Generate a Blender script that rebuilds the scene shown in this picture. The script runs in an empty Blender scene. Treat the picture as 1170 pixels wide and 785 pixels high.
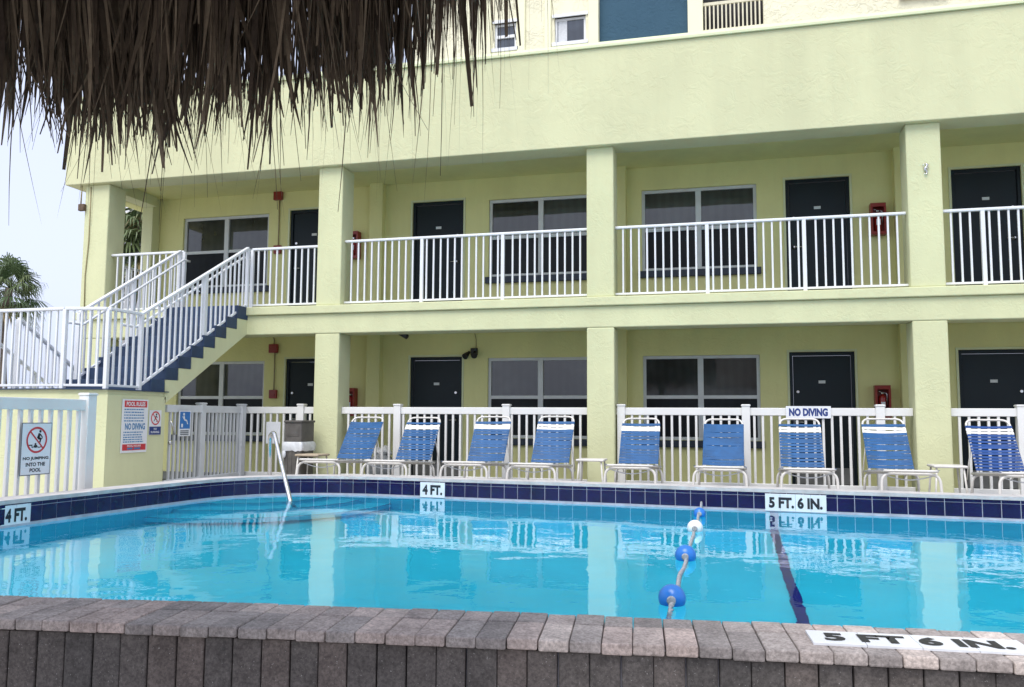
import bpy, bmesh, math, random
from mathutils import Vector, Matrix
R_ = math.radians
random.seed(7)
scene = bpy.context.scene
COL = scene.collection

# ------------------------------------------------------------------ materials
def new_mat(name):
    m = bpy.data.materials.new(name); m.use_nodes = True
    nt = m.node_tree; nt.nodes.clear()
    out = nt.nodes.new('ShaderNodeOutputMaterial'); b = nt.nodes.new('ShaderNodeBsdfPrincipled')
    nt.links.new(b.outputs[0], out.inputs[0])
    return m, nt, b

def coords(nt, scale=(1, 1, 1)):
    tc = nt.nodes.new('ShaderNodeTexCoord'); mp = nt.nodes.new('ShaderNodeMapping')
    mp.inputs['Scale'].default_value = scale
    nt.links.new(tc.outputs['Object'], mp.inputs[0]); return mp.outputs[0]

def noise(nt, vec, scale, detail=4, rough=.6, dist=0.):
    n = nt.nodes.new('ShaderNodeTexNoise'); nt.links.new(vec, n.inputs['Vector'])
    n.inputs['Scale'].default_value = scale; n.inputs['Detail'].default_value = detail
    n.inputs['Roughness'].default_value = rough; n.inputs['Distortion'].default_value = dist
    return n.outputs['Fac']

def ramp(nt, fac, stops):
    r = nt.nodes.new('ShaderNodeValToRGB'); nt.links.new(fac, r.inputs[0])
    e = r.color_ramp.elements
    while len(e) < len(stops): e.new(.5)
    for i, (p, c) in enumerate(stops):
        e[i].position = p; e[i].color = (c[0], c[1], c[2], 1) if hasattr(c, '__len__') else (c, c, c, 1)
    return r.outputs[0]

def bump(nt, b, h, strength, dist):
    n = nt.nodes.new('ShaderNodeBump'); nt.links.new(h, n.inputs['Height'])
    n.inputs['Strength'].default_value = strength; n.inputs['Distance'].default_value = dist
    nt.links.new(n.outputs[0], b.inputs['Normal']); return n

def mix(nt, a, b_, fac, mode='MIX'):
    m = nt.nodes.new('ShaderNodeMix'); m.data_type = 'RGBA'; m.blend_type = mode
    for s, v in ((0, fac), (6, a), (7, b_)):
        if hasattr(v, 'is_linked'): nt.links.new(v, m.inputs[s])
        elif s == 0: m.inputs[0].default_value = v
        else: m.inputs[s].default_value = (v[0], v[1], v[2], 1)
    return m.outputs[2]

def plain(name, col, rough=.5, metal=0., var=.12, nscale=6., bumps=0., bscale=60., spec=.5):
    m, nt, b = new_mat(name)
    v = coords(nt)
    f = noise(nt, v, nscale, 5)
    c0 = [max(0, x * (1 - var)) for x in col]; c1 = [min(1, x * (1 + var)) for x in col]
    nt.links.new(ramp(nt, f, [(.3, c0), (.7, c1)]), b.inputs['Base Color'])
    b.inputs['Roughness'].default_value = rough; b.inputs['Metallic'].default_value = metal
    b.inputs['Specular IOR Level'].default_value = spec
    if bumps: bump(nt, b, noise(nt, v, bscale, 4), bumps, .004)
    return m

def stucco(name, col, coarse=7., strength=.5, dist=.02):
    m, nt, b = new_mat(name)
    v = coords(nt)
    big = noise(nt, v, .7, 4)
    c0 = [x * .93 for x in col]; c1 = [min(1, x * 1.04) for x in col]
    base = ramp(nt, big, [(.3, c0), (.7, c1)])
    sv = coords(nt, (2.2, 2.2, .25))            # faint rain streaks
    st = ramp(nt, noise(nt, sv, 1.1, 6, .65), [(.34, .93), (.6, 1.)])
    nt.links.new(mix(nt, base, st, .8, 'MULTIPLY'), b.inputs['Base Color'])
    b.inputs['Roughness'].default_value = .85; b.inputs['Specular IOR Level'].default_value = .2
    trowel = mix(nt, ramp(nt, noise(nt, v, coarse, 5, .62, 1.6), [(.42, 0.), (.56, 1.)]), ramp(nt, noise(nt, v, coarse * .33, 3), [(.38, .0), (.62, 1.)]), 1., 'MULTIPLY')
    fine = noise(nt, v, 55, 4)
    mx = nt.nodes.new('ShaderNodeMath'); mx.operation = 'MULTIPLY_ADD'
    nt.links.new(fine, mx.inputs[0]); mx.inputs[1].default_value = .35; nt.links.new(trowel, mx.inputs[2])
    bump(nt, b, mx.outputs[0], strength, dist)
    return m

M = {}
YEL = (.655, .67, .41)
M['stucco'] = stucco('yellow_stucco', YEL, 11., .30, .009)
M['fascia'] = stucco('pale_yellow_stucco', (.635, .635, .395), 5.5, .28, .012)
M['wall'] = stucco('yellow_wall', (.75, .735, .35), 9., .3, .01)
M['trimyel'] = plain('yellow_trim', (.64, .68, .43), .6, var=.04, nscale=2)
M['cream'] = stucco('cream_stucco', (.83, .80, .60), 6.5, .55, .025)
M['creamtrim'] = plain('cream_trim', (.80, .79, .56), .6, var=.04, nscale=2)
M['white'] = plain('white_powder_coat', (.74, .76, .78), .38, var=.05, nscale=3)
M['vinyl'] = plain('white_vinyl', (.75, .75, .725), .35, var=.06, nscale=2.)
M['oldvinyl'] = plain('dull_white_vinyl', (.60, .62, .63), .45, var=.09, nscale=2.5)
M['alu'] = plain('window_aluminium', (.62, .65, .65), .42, var=.06)
M['door'] = plain('dark_teal_door', (.004, .0125, .018), .45, var=.12, nscale=1.5, spec=.3)
M['navysill'] = plain('navy_sill', (.018, .03, .05), .5, var=.1)
M['navystep'] = plain('navy_step_paint', (.022, .048, .105), .55, var=.2, nscale=5, bumps=.2)
M['kick'] = plain('kick_plate', (.22, .22, .21), .45, .3, var=.2)
M['steel'] = plain('brushed_steel', (.62, .62, .62), .22, 1., var=.06)
M['red'] = plain('red_enamel', (.26, .022, .016), .35, var=.12)
M['redext'] = plain('extinguisher_red', (.32, .02, .015), .25, var=.1)
M['conduit'] = plain('conduit_paint', (.33, .28, .15), .6, var=.15)
M['black'] = plain('black_plastic', (.012, .012, .012), .45)
M['floorpaint'] = plain('walkway_floor', (.085, .095, .105), .7, var=.25, nscale=3)
M['concrete'] = plain('deck_concrete', (.42, .40, .37), .85, var=.16, nscale=2.5, bumps=.4, bscale=40)
M['coping'] = plain('far_coping', (.50, .48, .47), .8, var=.2, nscale=7, bumps=.5, bscale=50)
M['grout'] = plain('tile_grout', (.50, .50, .56), .8, var=.12)
M['tile'] = plain('navy_tile', (.008, .0045, .050), .2, var=.3, nscale=5)
M['waterstrip'] = plain('waterline_tile', (.44, .44, .50), .35, var=.2, nscale=9)
M['laneblue'] = plain('lane_tile', (.012, .008, .19), .3, var=.2)
M['plaster'] = plain('pool_plaster', (.022, .65, .85), .75, var=.07, nscale=1.3)
M['stepedge'] = plain('step_edge_tile', (.02, .16, .30), .35)
M['strap'] = plain('blue_vinyl_strap', (.008, .082, .23), .45, var=.22, nscale=7, spec=.3)
M['strapnavy'] = plain('deep_blue_vinyl_strap', (.009, .056, .22), .42, var=.2, nscale=7, spec=.3)
M['strapwhite'] = plain('white_vinyl_strap', (.80, .81, .80), .4, var=.05)
M['chair'] = plain('chair_frame_white', (.68, .66, .62), .4, var=.14, nscale=9)
M['tabletan'] = plain('tan_table_top', (.44, .36, .26), .6, var=.2)
M['bin'] = plain('bin_panel', (.095, .088, .08), .65, var=.25, nscale=9)
M['bag'] = plain('plastic_bag', (.60, .62, .64), .3, var=.15, nscale=12, bumps=.8, bscale=25)
M['bundle'] = plain('grey_cloth', (.24, .26, .28), .9, var=.3, nscale=9)
M['signwhite'] = plain('sign_white', (.74, .76, .78), .4, var=.05, nscale=4)
M['signgrey'] = plain('sign_grey_border', (.14, .16, .18), .5)
M['signred'] = plain('sign_red', (.55, .035, .045), .45, var=.08)
M['signnavy'] = plain('sign_navy', (.02, .045, .19), .45)
M['signblue'] = plain('sign_blue', (.025, .17, .48), .45)
M['signink'] = plain('sign_black', (.015, .015, .02), .5)
M['inkcyan'] = plain('sign_cyan', (.03, .20, .42), .45)
M['buoyblue'] = plain('blue_float', (.02, .17, .55), .28, var=.12)
M['buoywhite'] = plain('white_float', (.78, .80, .80), .3, var=.08)
M['rope'] = plain('grey_rope', (.33, .34, .35), .8, var=.35, nscale=60, bumps=1., bscale=120)
M['panelblue'] = stucco('slate_blue_panel', (.048, .105, .155), 6, .4, .02)
M['dark'] = plain('dark_void', (.01, .01, .012), .7)
M['bronze'] = plain('bar_cream', (.66, .62, .46), .5)
M['pole'] = plain('umbrella_pole', (.12, .08, .05), .8, var=.3, nscale=12, bumps=.6)
M['trunk'] = plain('palm_trunk', (.13, .105, .08), .9, var=.35, nscale=9, bumps=.8, bscale=20)
M['roof'] = plain('flat_roof', (.35, .35, .33), .9)
M['distwall'] = plain('distant_wall', (.66, .66, .68), .8, var=.04)
M['distslab'] = plain('distant_slab', (.62, .58, .36), .8, var=.05)
M['shingle'] = plain('house_roof', (.16, .13, .11), .9, var=.3, nscale=5)

def glass_mat(name, col, screen=False):
    m, nt, b = new_mat(name)
    v = coords(nt, (1, 1, 1))
    w = nt.nodes.new('ShaderNodeTexWave'); w.wave_type = 'BANDS'; w.bands_direction = 'X'
    w.inputs['Scale'].default_value = 2.3; w.inputs['Distortion'].default_value = 2.5
    nt.links.new(v, w.inputs['Vector'])
    f = ramp(nt, w.outputs['Fac'], [(.2, [x * .93 for x in col]), (.8, [x * 1.06 for x in col])])
    f2 = ramp(nt, noise(nt, v, .9, 3), [(.4, .55), (.62, 1.25)])
    nt.links.new(mix(nt, f, f2, 1., 'MULTIPLY'), b.inputs['Base Color'])
    b.inputs['Roughness'].default_value = .35 if screen else .03
    b.inputs['Specular IOR Level'].default_value = .18 if screen else .85
    b.inputs['IOR'].default_value = 1.5
    bump(nt, b, noise(nt, v, 1.6, 2), .05, .02)
    return m
M['glass'] = glass_mat('window_glass', (.046, .052, .052))
M['screen'] = glass_mat('screened_glass', (.010, .013, .016), True)
M['towerglass'] = glass_mat('tower_glass', (.06, .075, .10))

def attr_mat(name, stops, rough=.85, bumps=.5, bscale=70., speck=0., spec=.3):
    """colour from a per-block value stored on the mesh, with grain"""
    m, nt, b = new_mat(name)
    at = nt.nodes.new('ShaderNodeAttribute'); at.attribute_name = 'tone'
    base = ramp(nt, at.outputs['Fac'], stops)
    v = coords(nt)
    g = ramp(nt, noise(nt, v, 26, 6, .7), [(.3, .72), (.72, 1.22)])
    c = mix(nt, base, g, 1., 'MULTIPLY')
    g2 = ramp(nt, noise(nt, v, 6, 4, .6), [(.3, .78), (.7, 1.18)])
    c = mix(nt, c, g2, 1., 'MULTIPLY')
    if speck:
        g3 = ramp(nt, noise(nt, v, 95, 3, .7), [(.36, .62), (.62, 1.2)])
        c = mix(nt, c, g3, .8, 'MULTIPLY')
        s = ramp(nt, noise(nt, v, 170, 2), [(.68, 0.), (.75, speck)])
        c = mix(nt, c, (.8, .78, .74), s)
    nt.links.new(c, b.inputs['Base Color'])
    b.inputs['Roughness'].default_value = rough; b.inputs['Specular IOR Level'].default_value = spec
    if bumps: bump(nt, b, noise(nt, v, bscale, 5, .7), bumps, .006)
    return m
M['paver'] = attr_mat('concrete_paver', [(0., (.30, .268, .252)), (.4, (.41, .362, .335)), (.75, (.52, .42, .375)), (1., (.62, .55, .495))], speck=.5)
M['shadepaver'] = attr_mat('shaded_upright_paver', [(0., (.105, .096, .090)), (.5, (.14, .123, .112)), (1., (.185, .15, .132))], speck=.45)  # darker than the flat pavers: shade on the upright face put into the colour
M['thatch'] = attr_mat('dry_palm_thatch', [(0., (.065, .047, .036)), (.5, (.12, .090, .062)), (1., (.29, .23, .165))], rough=.7, bumps=0.)
M['frond'] = attr_mat('palm_frond', [(0., (.06, .10, .04)), (.5, (.12, .165, .07)), (.85, (.15, .18, .075)), (1., (.26, .20, .10))], rough=.5, bumps=0.)

def water_mat():
    m = bpy.data.materials.new('pool_water'); m.use_nodes = True
    nt = m.node_tree; nt.nodes.clear()
    out = nt.nodes.new('ShaderNodeOutputMaterial')
    g = nt.nodes.new('ShaderNodeBsdfGlass'); g.inputs['IOR'].default_value = 1.33
    g.inputs['Roughness'].default_value = 0.; g.inputs['Color'].default_value = (.97, .99, 1, 1)
    v = coords(nt, (1, 1, 1))
    n1 = noise(nt, v, 1.1, 2, .5, .4)
    n2 = noise(nt, v, 5.5, 3, .55, .3)
    mx = nt.nodes.new('ShaderNodeMath'); mx.operation = 'MULTIPLY_ADD'
    nt.links.new(n2, mx.inputs[0]); mx.inputs[1].default_value = .16; nt.links.new(n1, mx.inputs[2])
    bp = nt.nodes.new('ShaderNodeBump'); nt.links.new(mx.outputs[0], bp.inputs['Height'])
    bp.inputs['Strength'].default_value = 1.; bp.inputs['Distance'].default_value = .0085
    nt.links.new(bp.outputs[0], g.inputs['Normal'])
    nt.links.new(g.outputs[0], out.inputs[0])
    return m
M['water'] = water_mat()

# ------------------------------------------------------------------ helpers
class MB:
    """collects shapes, then links them as ONE mesh object"""
    def __init__(s): s.bm = bmesh.new(); s.tone = s.bm.faces.layers.float.new('tone'); s.mi = 0; s.t = .5
    def face(s, vs):
        try: f = s.bm.faces.new(vs)
        except ValueError: return None
        f[s.tone] = s.t; f.material_index = s.mi; return f
    def poly(s, pts): return s.face([s.bm.verts.new(p) for p in pts])
    def prism(s, pts, vec):
        a = [s.bm.verts.new(p) for p in pts]; b = [s.bm.verts.new(Vector(p) + Vector(vec)) for p in pts]
        s.face(a[::-1]); s.face(b); n = len(a)
        for i in range(n): s.face([a[i], a[(i + 1) % n], b[(i + 1) % n], b[i]])
    def box(s, x0, x1, y0, y1, z0, z1, bev=0., mat=None):
        P = [Vector((x, y, z)) for z in (z0, z1) for y in (y0, y1) for x in (x0, x1)]
        if mat is not None: P = [mat @ p for p in P]
        v = [s.bm.verts.new(p) for p in P]
        fs = [s.face([v[i] for i in q]) for q in ((0, 2, 3, 1), (4, 5, 7, 6), (0, 1, 5, 4), (2, 6, 7, 3), (0, 4, 6, 2), (1, 3, 7, 5))]
        if bev:
            es = list({e for f in fs for e in f.edges}); t = s.t; mi = s.mi
            r = bmesh.ops.bevel(s.bm, geom=es, offset=bev, segments=2, affect='EDGES', profile=.5)
            for f in r['faces']: f[s.tone] = t; f.material_index = mi
    def beam(s, a, b, w, h, up=(0, 0, 1), bev=0.):
        """rectangular bar from a to b, w across and h along up"""
        a = Vector(a); b = Vector(b); d = (b - a); L = d.length; d.normalize()
        x = d.cross(Vector(up)).normalized(); z = x.cross(d)
        m = Matrix((( x.x, d.x, z.x, a.x), (x.y, d.y, z.y, a.y), (x.z, d.z, z.z, a.z), (0, 0, 0, 1)))
        s.box(-w / 2, w / 2, 0, L, -h / 2, h / 2, bev, m)
    def tube(s, pts, r, n=8, closed=False):
        pts = [Vector(p) for p in pts]; N = len(pts); rings = []
        if N < 2: return
        def tan(i):
            if closed: return (pts[(i + 1) % N] - pts[i - 1]).normalized()
            a = pts[max(i - 1, 0)]; b = pts[min(i + 1, N - 1)]; return (b - a).normalized()
        t0 = tan(0); ref = Vector((0, 0, 1)) if abs(t0.z) < .9 else Vector((1, 0, 0))
        nrm = t0.cross(ref).normalized()
        for i in range(N):
            t = tan(i); nrm = (nrm - t * nrm.dot(t)).normalized(); bi = t.cross(nrm)
            rr = r[i] if hasattr(r, '__len__') else r
            rings.append([s.bm.verts.new(pts[i] + (nrm * math.cos(2 * math.pi * k / n) + bi * math.sin(2 * math.pi * k / n)) * rr) for k in range(n)])
        for i in range(N if closed else N - 1):
            A = rings[i]; B = rings[(i + 1) % N]
            for k in range(n):
                f = s.face([A[k], A[(k + 1) % n], B[(k + 1) % n], B[k]])
                if f: f.smooth = True
        if not closed: s.face(rings[0][::-1]); s.face(rings[-1])
    def sphere(s, c, r, seg=20, rings=12, sc=(1, 1, 1)):
        geo = bmesh.ops.create_uvsphere(s.bm, u_segments=seg, v_segments=rings, radius=r, matrix=Matrix.Translation(c) @ Matrix.Diagonal((*sc, 1)))
        for f in {f for v in geo['verts'] for f in v.link_faces}: f[s.tone] = s.t; f.material_index = s.mi; f.smooth = True
    def lathe(s, prof, c, seg=20, axis=None):
        """prof: (radius, height) pairs; axis: 3x3 that maps z onto the wanted axis"""
        c = Vector(c); A = axis or Matrix.Identity(3); rings = []
        for r, h in prof: rings.append([s.bm.verts.new(c + A @ Vector((r * math.cos(2 * math.pi * k / seg), r * math.sin(2 * math.pi * k / seg), h))) for k in range(seg)])
        for a, b in zip(rings, rings[1:]):
            for k in range(seg):
                f = s.face([a[k], a[(k + 1) % seg], b[(k + 1) % seg], b[k]])
                if f: f.smooth = True
        s.face(rings[0][::-1]); s.face(rings[-1])
    def build(s, name, mat, parent=None, fix=True):
        if fix: bmesh.ops.recalc_face_normals(s.bm, faces=s.bm.faces[:])
        me = bpy.data.meshes.new(name); s.bm.to_mesh(me); s.bm.free()
        for m in (mat if isinstance(mat, (list, tuple)) else [mat]): me.materials.append(m)
        o = bpy.data.objects.new(name, me); COL.objects.link(o)
        if parent is not None:
            o.parent = parent
        return o

def tag(o, label, cat, group=None):
    o['label'] = label; o['category'] = cat
    if group: o['group'] = group
    return o
def empty(name, label, cat, loc=(0, 0, 0), group=None, rz=0.):
    o = bpy.data.objects.new(name, None); COL.objects.link(o); o.location = loc; o.rotation_euler.z = rz
    o.empty_display_size = .2
    return tag(o, label, cat, group)
def struct(o): o['kind'] = 'structure'; return o
def dup(src, parent=None, loc=None):
    c = src.copy(); COL.objects.link(c)
    if parent is not None: c.parent = parent
    if loc is not None: c.location = loc
    return c
def dup_tree(root, loc, label, group=None):
    r = root.copy(); COL.objects.link(r); r.location = loc; r['label'] = label
    if group: r['group'] = group
    for ch in list(root.children):
        c = dup(ch, r)
        for g in list(ch.children): dup(g, c)
    return r
def arc_corner(a, b, c, r, n=5):
    """points that round the corner a-b-c with radius r"""
    a, b, c = Vector(a), Vector(b), Vector(c)
    u = (a - b).normalized(); v = (c - b).normalized()
    ang = u.angle(v); d = min(r / math.tan(ang / 2), (a - b).length * .49, (c - b).length * .49)
    p, q = b + u * d, b + v * d
    return [p.lerp(b, t).lerp(b.lerp(q, t), t) for t in [i / n for i in range(n + 1)]]
def rounded(pts, r, n=5):
    out = [Vector(pts[0])]
    for i in range(1, len(pts) - 1): out += arc_corner(pts[i - 1], pts[i], pts[i + 1], r, n)
    return out + [Vector(pts[-1])]

def text_mesh(name, body, mat, width, height, frame, parent, bold=.0):
    """flat lettering fitted into width x height (None keeps the proportion), centred on frame (x right, y up, z out)"""
    cu = bpy.data.curves.new(name, 'FONT'); cu.body = body; cu.align_x = 'CENTER'; cu.size = 1.; cu.offset = bold; cu.extrude = .0
    cu.space_line = .95; cu.resolution_u = 3
    o = bpy.data.objects.new(name, cu); COL.objects.link(o)
    dg = bpy.context.evaluated_depsgraph_get(); me = bpy.data.meshes.new_from_object(o.evaluated_get(dg))
    bpy.data.objects.remove(o); bpy.data.curves.remove(cu)
    xs = [v.co.x for v in me.vertices]; ys = [v.co.y for v in me.vertices]
    w, h = max(xs) - min(xs), max(ys) - min(ys); cx, cy = (max(xs) + min(xs)) / 2, (max(ys) + min(ys)) / 2
    sx = (width / w) if width else height / h; sy = (height / h) if height else sx
    for v in me.vertices: v.co = frame @ Vector(((v.co.x - cx) * sx, (v.co.y - cy) * sy, 0))
    me.materials.clear(); me.materials.append(mat); me.name = name
    for p in me.polygons: p.material_index = 0
    t = bpy.data.objects.new(name, me); COL.objects.link(t); t.parent = parent
    return t
def plane_frame(o, x, y):
    o, x, y = Vector(o), Vector(x).normalized(), Vector(y).normalized(); z = x.cross(y)
    return Matrix(((x.x, y.x, z.x, o.x), (x.y, y.y, z.y, o.y), (x.z, y.z, z.z, o.z), (0, 0, 0, 1)))
def F(fr, x, y, z=0.): return fr @ Vector((x, y, z))
def plate(mb, fr, x0, x1, y0, y1, z0, z1): mb.box(x0, x1, y0, y1, z0, z1, 0., fr)
def disc(mb, fr, cx, cy, r, z0, z1, n=24, ry=None):
    mb.prism([F(fr, cx + r * math.cos(2 * math.pi * k / n), cy + (ry or r) * math.sin(2 * math.pi * k / n), z0) for k in range(n)], fr.to_3x3() @ Vector((0, 0, z1 - z0)))
def ring(mb, fr, cx, cy, r0, r1, z, n=32):
    for k in range(n):
        a, b = 2 * math.pi * k / n, 2 * math.pi * (k + 1) / n
        mb.poly([F(fr, cx + r * math.cos(t), cy + r * math.sin(t), z) for r, t in ((r0, a), (r1, a), (r1, b), (r0, b))])
def stroke(mb, fr, a, b, w, z):
    a, b = Vector(a), Vector(b); d = (b - a).normalized(); n = Vector((-d.y, d.x)) * w / 2
    mb.poly([F(fr, *(a + n), z), F(fr, *(b + n), z), F(fr, *(b - n), z), F(fr, *(a - n), z)])

# ------------------------------------------------------------------ main dimensions (metres; x along the facade, y away, z up)
FY, WY = 12.0, 13.8             # pillar fronts, room wall
PIL = [(-10.73, -10.24), (-6.285, -5.866), (-1.96, -1.56), (2.383, 2.812), (6.74, 7.16), (11.08, 11.5)]
BT, BS, BB = 2.79, 2.661, 2.346  # balcony slab: top, step, beam underside
FB, FT = 5.015, 6.505            # fascia underside, top
UF = 2.76                        # upper walkway floor
WATER, COPE = .145, .36

# ------------------------------------------------------------------ ground

# pool outline (inner lip), counter-clockwise from the near left corner
near = lambda x: 2.965 + .095 * x - .012 * x * x
far = lambda x: 8.60 - .083 * (x - .9)
LIP = []
for a in range(0, 7): 
    t = a / 6; p = Vector((-5.62, 3.4)).lerp(Vector((-5.62, near(-5.62))), t).lerp(Vector((-5.62, near(-5.62))).lerp(Vector((-4.6, near(-4.6))), t), t); LIP.append((p.x, p.y))
LIP += [(x, near(x)) for x in (-4, -3.4, -2.8, -2.2, -1.6, -1, -.4, .2, .8, 1.4, 2, 3, 4, 5, 6, 7, 8, 9.2)]
LIP += [(9.2, far(9.2))]
LIP += [(x, far(x)) for x in (7, 5, 3, 1, -1, -3)]
A0, A1, A2 = Vector((-3.75, far(-3.75))), Vector((-5.42, far(-5.42))), Vector((-5.45, 7.55))
LIP += [tuple(A0.lerp(A1, t).lerp(A1.lerp(A2, t), t)) for t in [i / 12 for i in range(13)]]
LIP += [(-5.52, 6.6), (-5.57, 5.6), (-5.61, 4.5)]
def offset_poly(poly, d):
    """grow a counter-clockwise polygon by d"""
    n = len(poly); out = []
    for i in range(n):
        p0, p1, p2 = (Vector(poly[i - 1]), Vector(poly[i]), Vector(poly[(i + 1) % n]))
        a = (p1 - p0).normalized(); b = (p2 - p1).normalized()
        na, nb = Vector((a.y, -a.x)), Vector((b.y, -b.x)); m = (na + nb).normalized()
        out.append(tuple(p1 + m * (d / max(.5, m.dot(na)))))
    return out
def ring_sheet(mb, inner, z, hx, hy, skip=lambda a, b_: False):
    ctr = Vector((1.5, 5.8)); iv, ov_ = [], []
    for x, y in inner:
        d = Vector((x, y)) - ctr; k = min(hx / max(abs(d.x), 1e-6), hy / max(abs(d.y), 1e-6))
        iv.append(mb.bm.verts.new((x, y, z))); ov_.append(mb.bm.verts.new((ctr.x + d.x * k, ctr.y + d.y * k, z)))
    n = len(inner)
    for i in range(n):
        j = (i + 1) % n
        if not skip(inner[i], inner[j]): mb.face([iv[i], iv[j], ov_[j], ov_[i]])
g = MB(); ring_sheet(g, offset_poly(LIP, .12), -.32, 420, 650); struct(g.build('ground', M['concrete']))
# deck: one sheet with the pool cut out of it
OUT = offset_poly(LIP, .25)
dk = MB(); ring_sheet(dk, OUT, 0, 45, 34, lambda a, b_: a[1] < 4.2 and b_[1] < 4.6 and a[0] < 9)   # the near side drops to the lower ground
struct(dk.build('pool_deck', M['concrete']))

# ------------------------------------------------------------------ swimming pool
pool = empty('swimming_pool', 'raised turquoise swimming pool with a navy tile band and a grey paver rim', 'swimming pool', (1.5, 5.8, 0))
PO = Vector((1.5, 5.8, 0))
class PMB(MB):                                              # pool parts are modelled in world space, stored relative to the pool's base
    def build(s, name, mat, parent=pool, fix=True):
        off = Vector(parent.location) if parent is pool else PO
        for v in s.bm.verts: v.co -= PO
        return MB.build(s, name, mat, parent, fix)
floor_z = lambda x: WATER - 1.22 - .46 * max(0, min(1, (x + 4) / 9))
b = PMB()
top = [b.bm.verts.new((x, y, COPE - .035)) for x, y in LIP]; bot = [b.bm.verts.new((x, y, floor_z(x))) for x, y in LIP]
n = len(LIP)
for i in range(n): b.face([top[i], top[(i + 1) % n], bot[(i + 1) % n], bot[i]])
f = b.face(bot); bmesh.ops.triangulate(b.bm, faces=[f])
b.build('basin', M['plaster'])
# far and left coping: concrete lip
i0 = next(i for i, p in enumerate(LIP) if p[0] > 9 and p[1] > 5)
walk = LIP[i0:] + [LIP[0]]; IN = offset_poly(LIP, -.012); walk_in = IN[i0:] + [IN[0]]; walk_out = OUT[i0:] + [OUT[0]]
c = PMB()
for (a, b_), (d, e) in zip(zip(walk_in, walk_in[1:]), zip(walk_out, walk_out[1:])):
    L = (Vector(b_) - Vector(a)).length; k = max(1, round(L / .45))
    for q in range(k):
        t0, t1 = q / k, (q + 1) / k
        P = [Vector(a).lerp(Vector(b_), t0), Vector(a).lerp(Vector(b_), t1), Vector(d).lerp(Vector(e), t1), Vector(d).lerp(Vector(e), t0)]
        dz = random.uniform(-.002, .002)
        c.prism([(p.x, p.y, COPE - .033) for p in P], (0, 0, .033 + dz))
        c.prism([(p.x, p.y, -.1) for p in (P[3].lerp(P[0], .25), P[2].lerp(P[1], .25), P[2], P[3])], (0, 0, COPE - .034 + .1))
c.build('coping', M['coping'])
# tiles
def along(path):
    S = [0.]
    for a, b_ in zip(path, path[1:]): S.append(S[-1] + (Vector(b_) - Vector(a)).length)
    def at(s):
        for i in range(len(path) - 1):
            if s <= S[i + 1] or i == len(path) - 2:
                u = (Vector(path[i + 1]) - Vector(path[i])).normalized(); return Vector(path[i]) + u * (s - S[i]), u
    return at, S[-1]
at, LEN = along(walk)
tl, gb = PMB(), PMB()
W = .1525; k = int(LEN / W)
CH_ = [at(i * W)[0] for i in range(k + 1)]
for i in range(k):
    p, u = (CH_[i] + CH_[i + 1]) / 2, (CH_[i + 1] - CH_[i]).normalized(); nrm = Vector((-u.y, u.x))    # nrm points into the pool
    fr = plane_frame((p.x + nrm.x * .004, p.y + nrm.y * .004, 0), (-u.x, -u.y, 0), (0, 0, 1))
    for z0, z1 in ((.168, .293), (.298, .325)):
        j = random.uniform(-.0007, .0007)
        tl.box(-W / 2 + .003, W / 2 - .003, z0, z1, -.006 + j, .004 + j, .0015, fr)
    a, b_ = CH_[i] + nrm * .003, CH_[i + 1] + nrm * .003
    gb.poly([(a.x, a.y, .12), (b_.x, b_.y, .12), (b_.x, b_.y, .326), (a.x, a.y, .326)])
tl.build('tile_band', M['tile']); gb.build('grout_backing', M['grout'])
ws = PMB()
for i in range(k):
    p, u = (CH_[i] + CH_[i + 1]) / 2, (CH_[i + 1] - CH_[i]).normalized(); nrm = Vector((-u.y, u.x))
    fr = plane_frame((p.x + nrm.x * .005, p.y + nrm.y * .005, 0), (-u.x, -u.y, 0), (0, 0, 1))
    ws.box(-W / 2 + .0008, W / 2 - .0008, .125, .162, -.006, .006, 0, fr)
ws.build('waterline_strip', M['waterstrip'])
# floor lane stripe and entry steps
ln = PMB()
pts = [(.42, 8.4), (.42, 3.3)]
ln.prism([(x, y, floor_z(x) + .004) for x, y in ((.38, 3.2), (.455, 3.2), (.455, 8.58), (.38, 8.58))], (0, 0, .012))
ln.prism([(.38, 8.60, -1.3), (.455, 8.60, -1.3), (.455, 8.60, .11), (.38, 8.60, .11)], (0, .03, 0))
ln.build('lane_stripe', M['laneblue'])
sc = Vector((-5.45, 8.85)); st, se = PMB(), PMB()
for r, z in ((1.0, -.06), (1.38, -.32), (1.76, -.58)):
    arc = [sc + Vector((math.cos(t), math.sin(t))) * r for t in [R_(-100 + i * 7) for i in range(17)]]
    st.prism([(sc.x, sc.y, z - .27)] + [(p.x, p.y, z - .27) for p in arc], (0, 0, .27))
    arc2 = [sc + Vector((math.cos(t), math.sin(t))) * (r - .03) for t in [R_(-100 + i * 7) for i in range(17)]]
    for (p, q), (p2, q2) in zip(zip(arc, arc[1:]), zip(arc2, arc2[1:])): se.poly([(p.x, p.y, z + .004), (q.x, q.y, z + .004), (q2.x, q2.y, z + .004), (p2.x, p2.y, z + .004)])
st.build('entry_steps', M['plaster']); se.build('step_edging', M['stepedge'])
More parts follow.
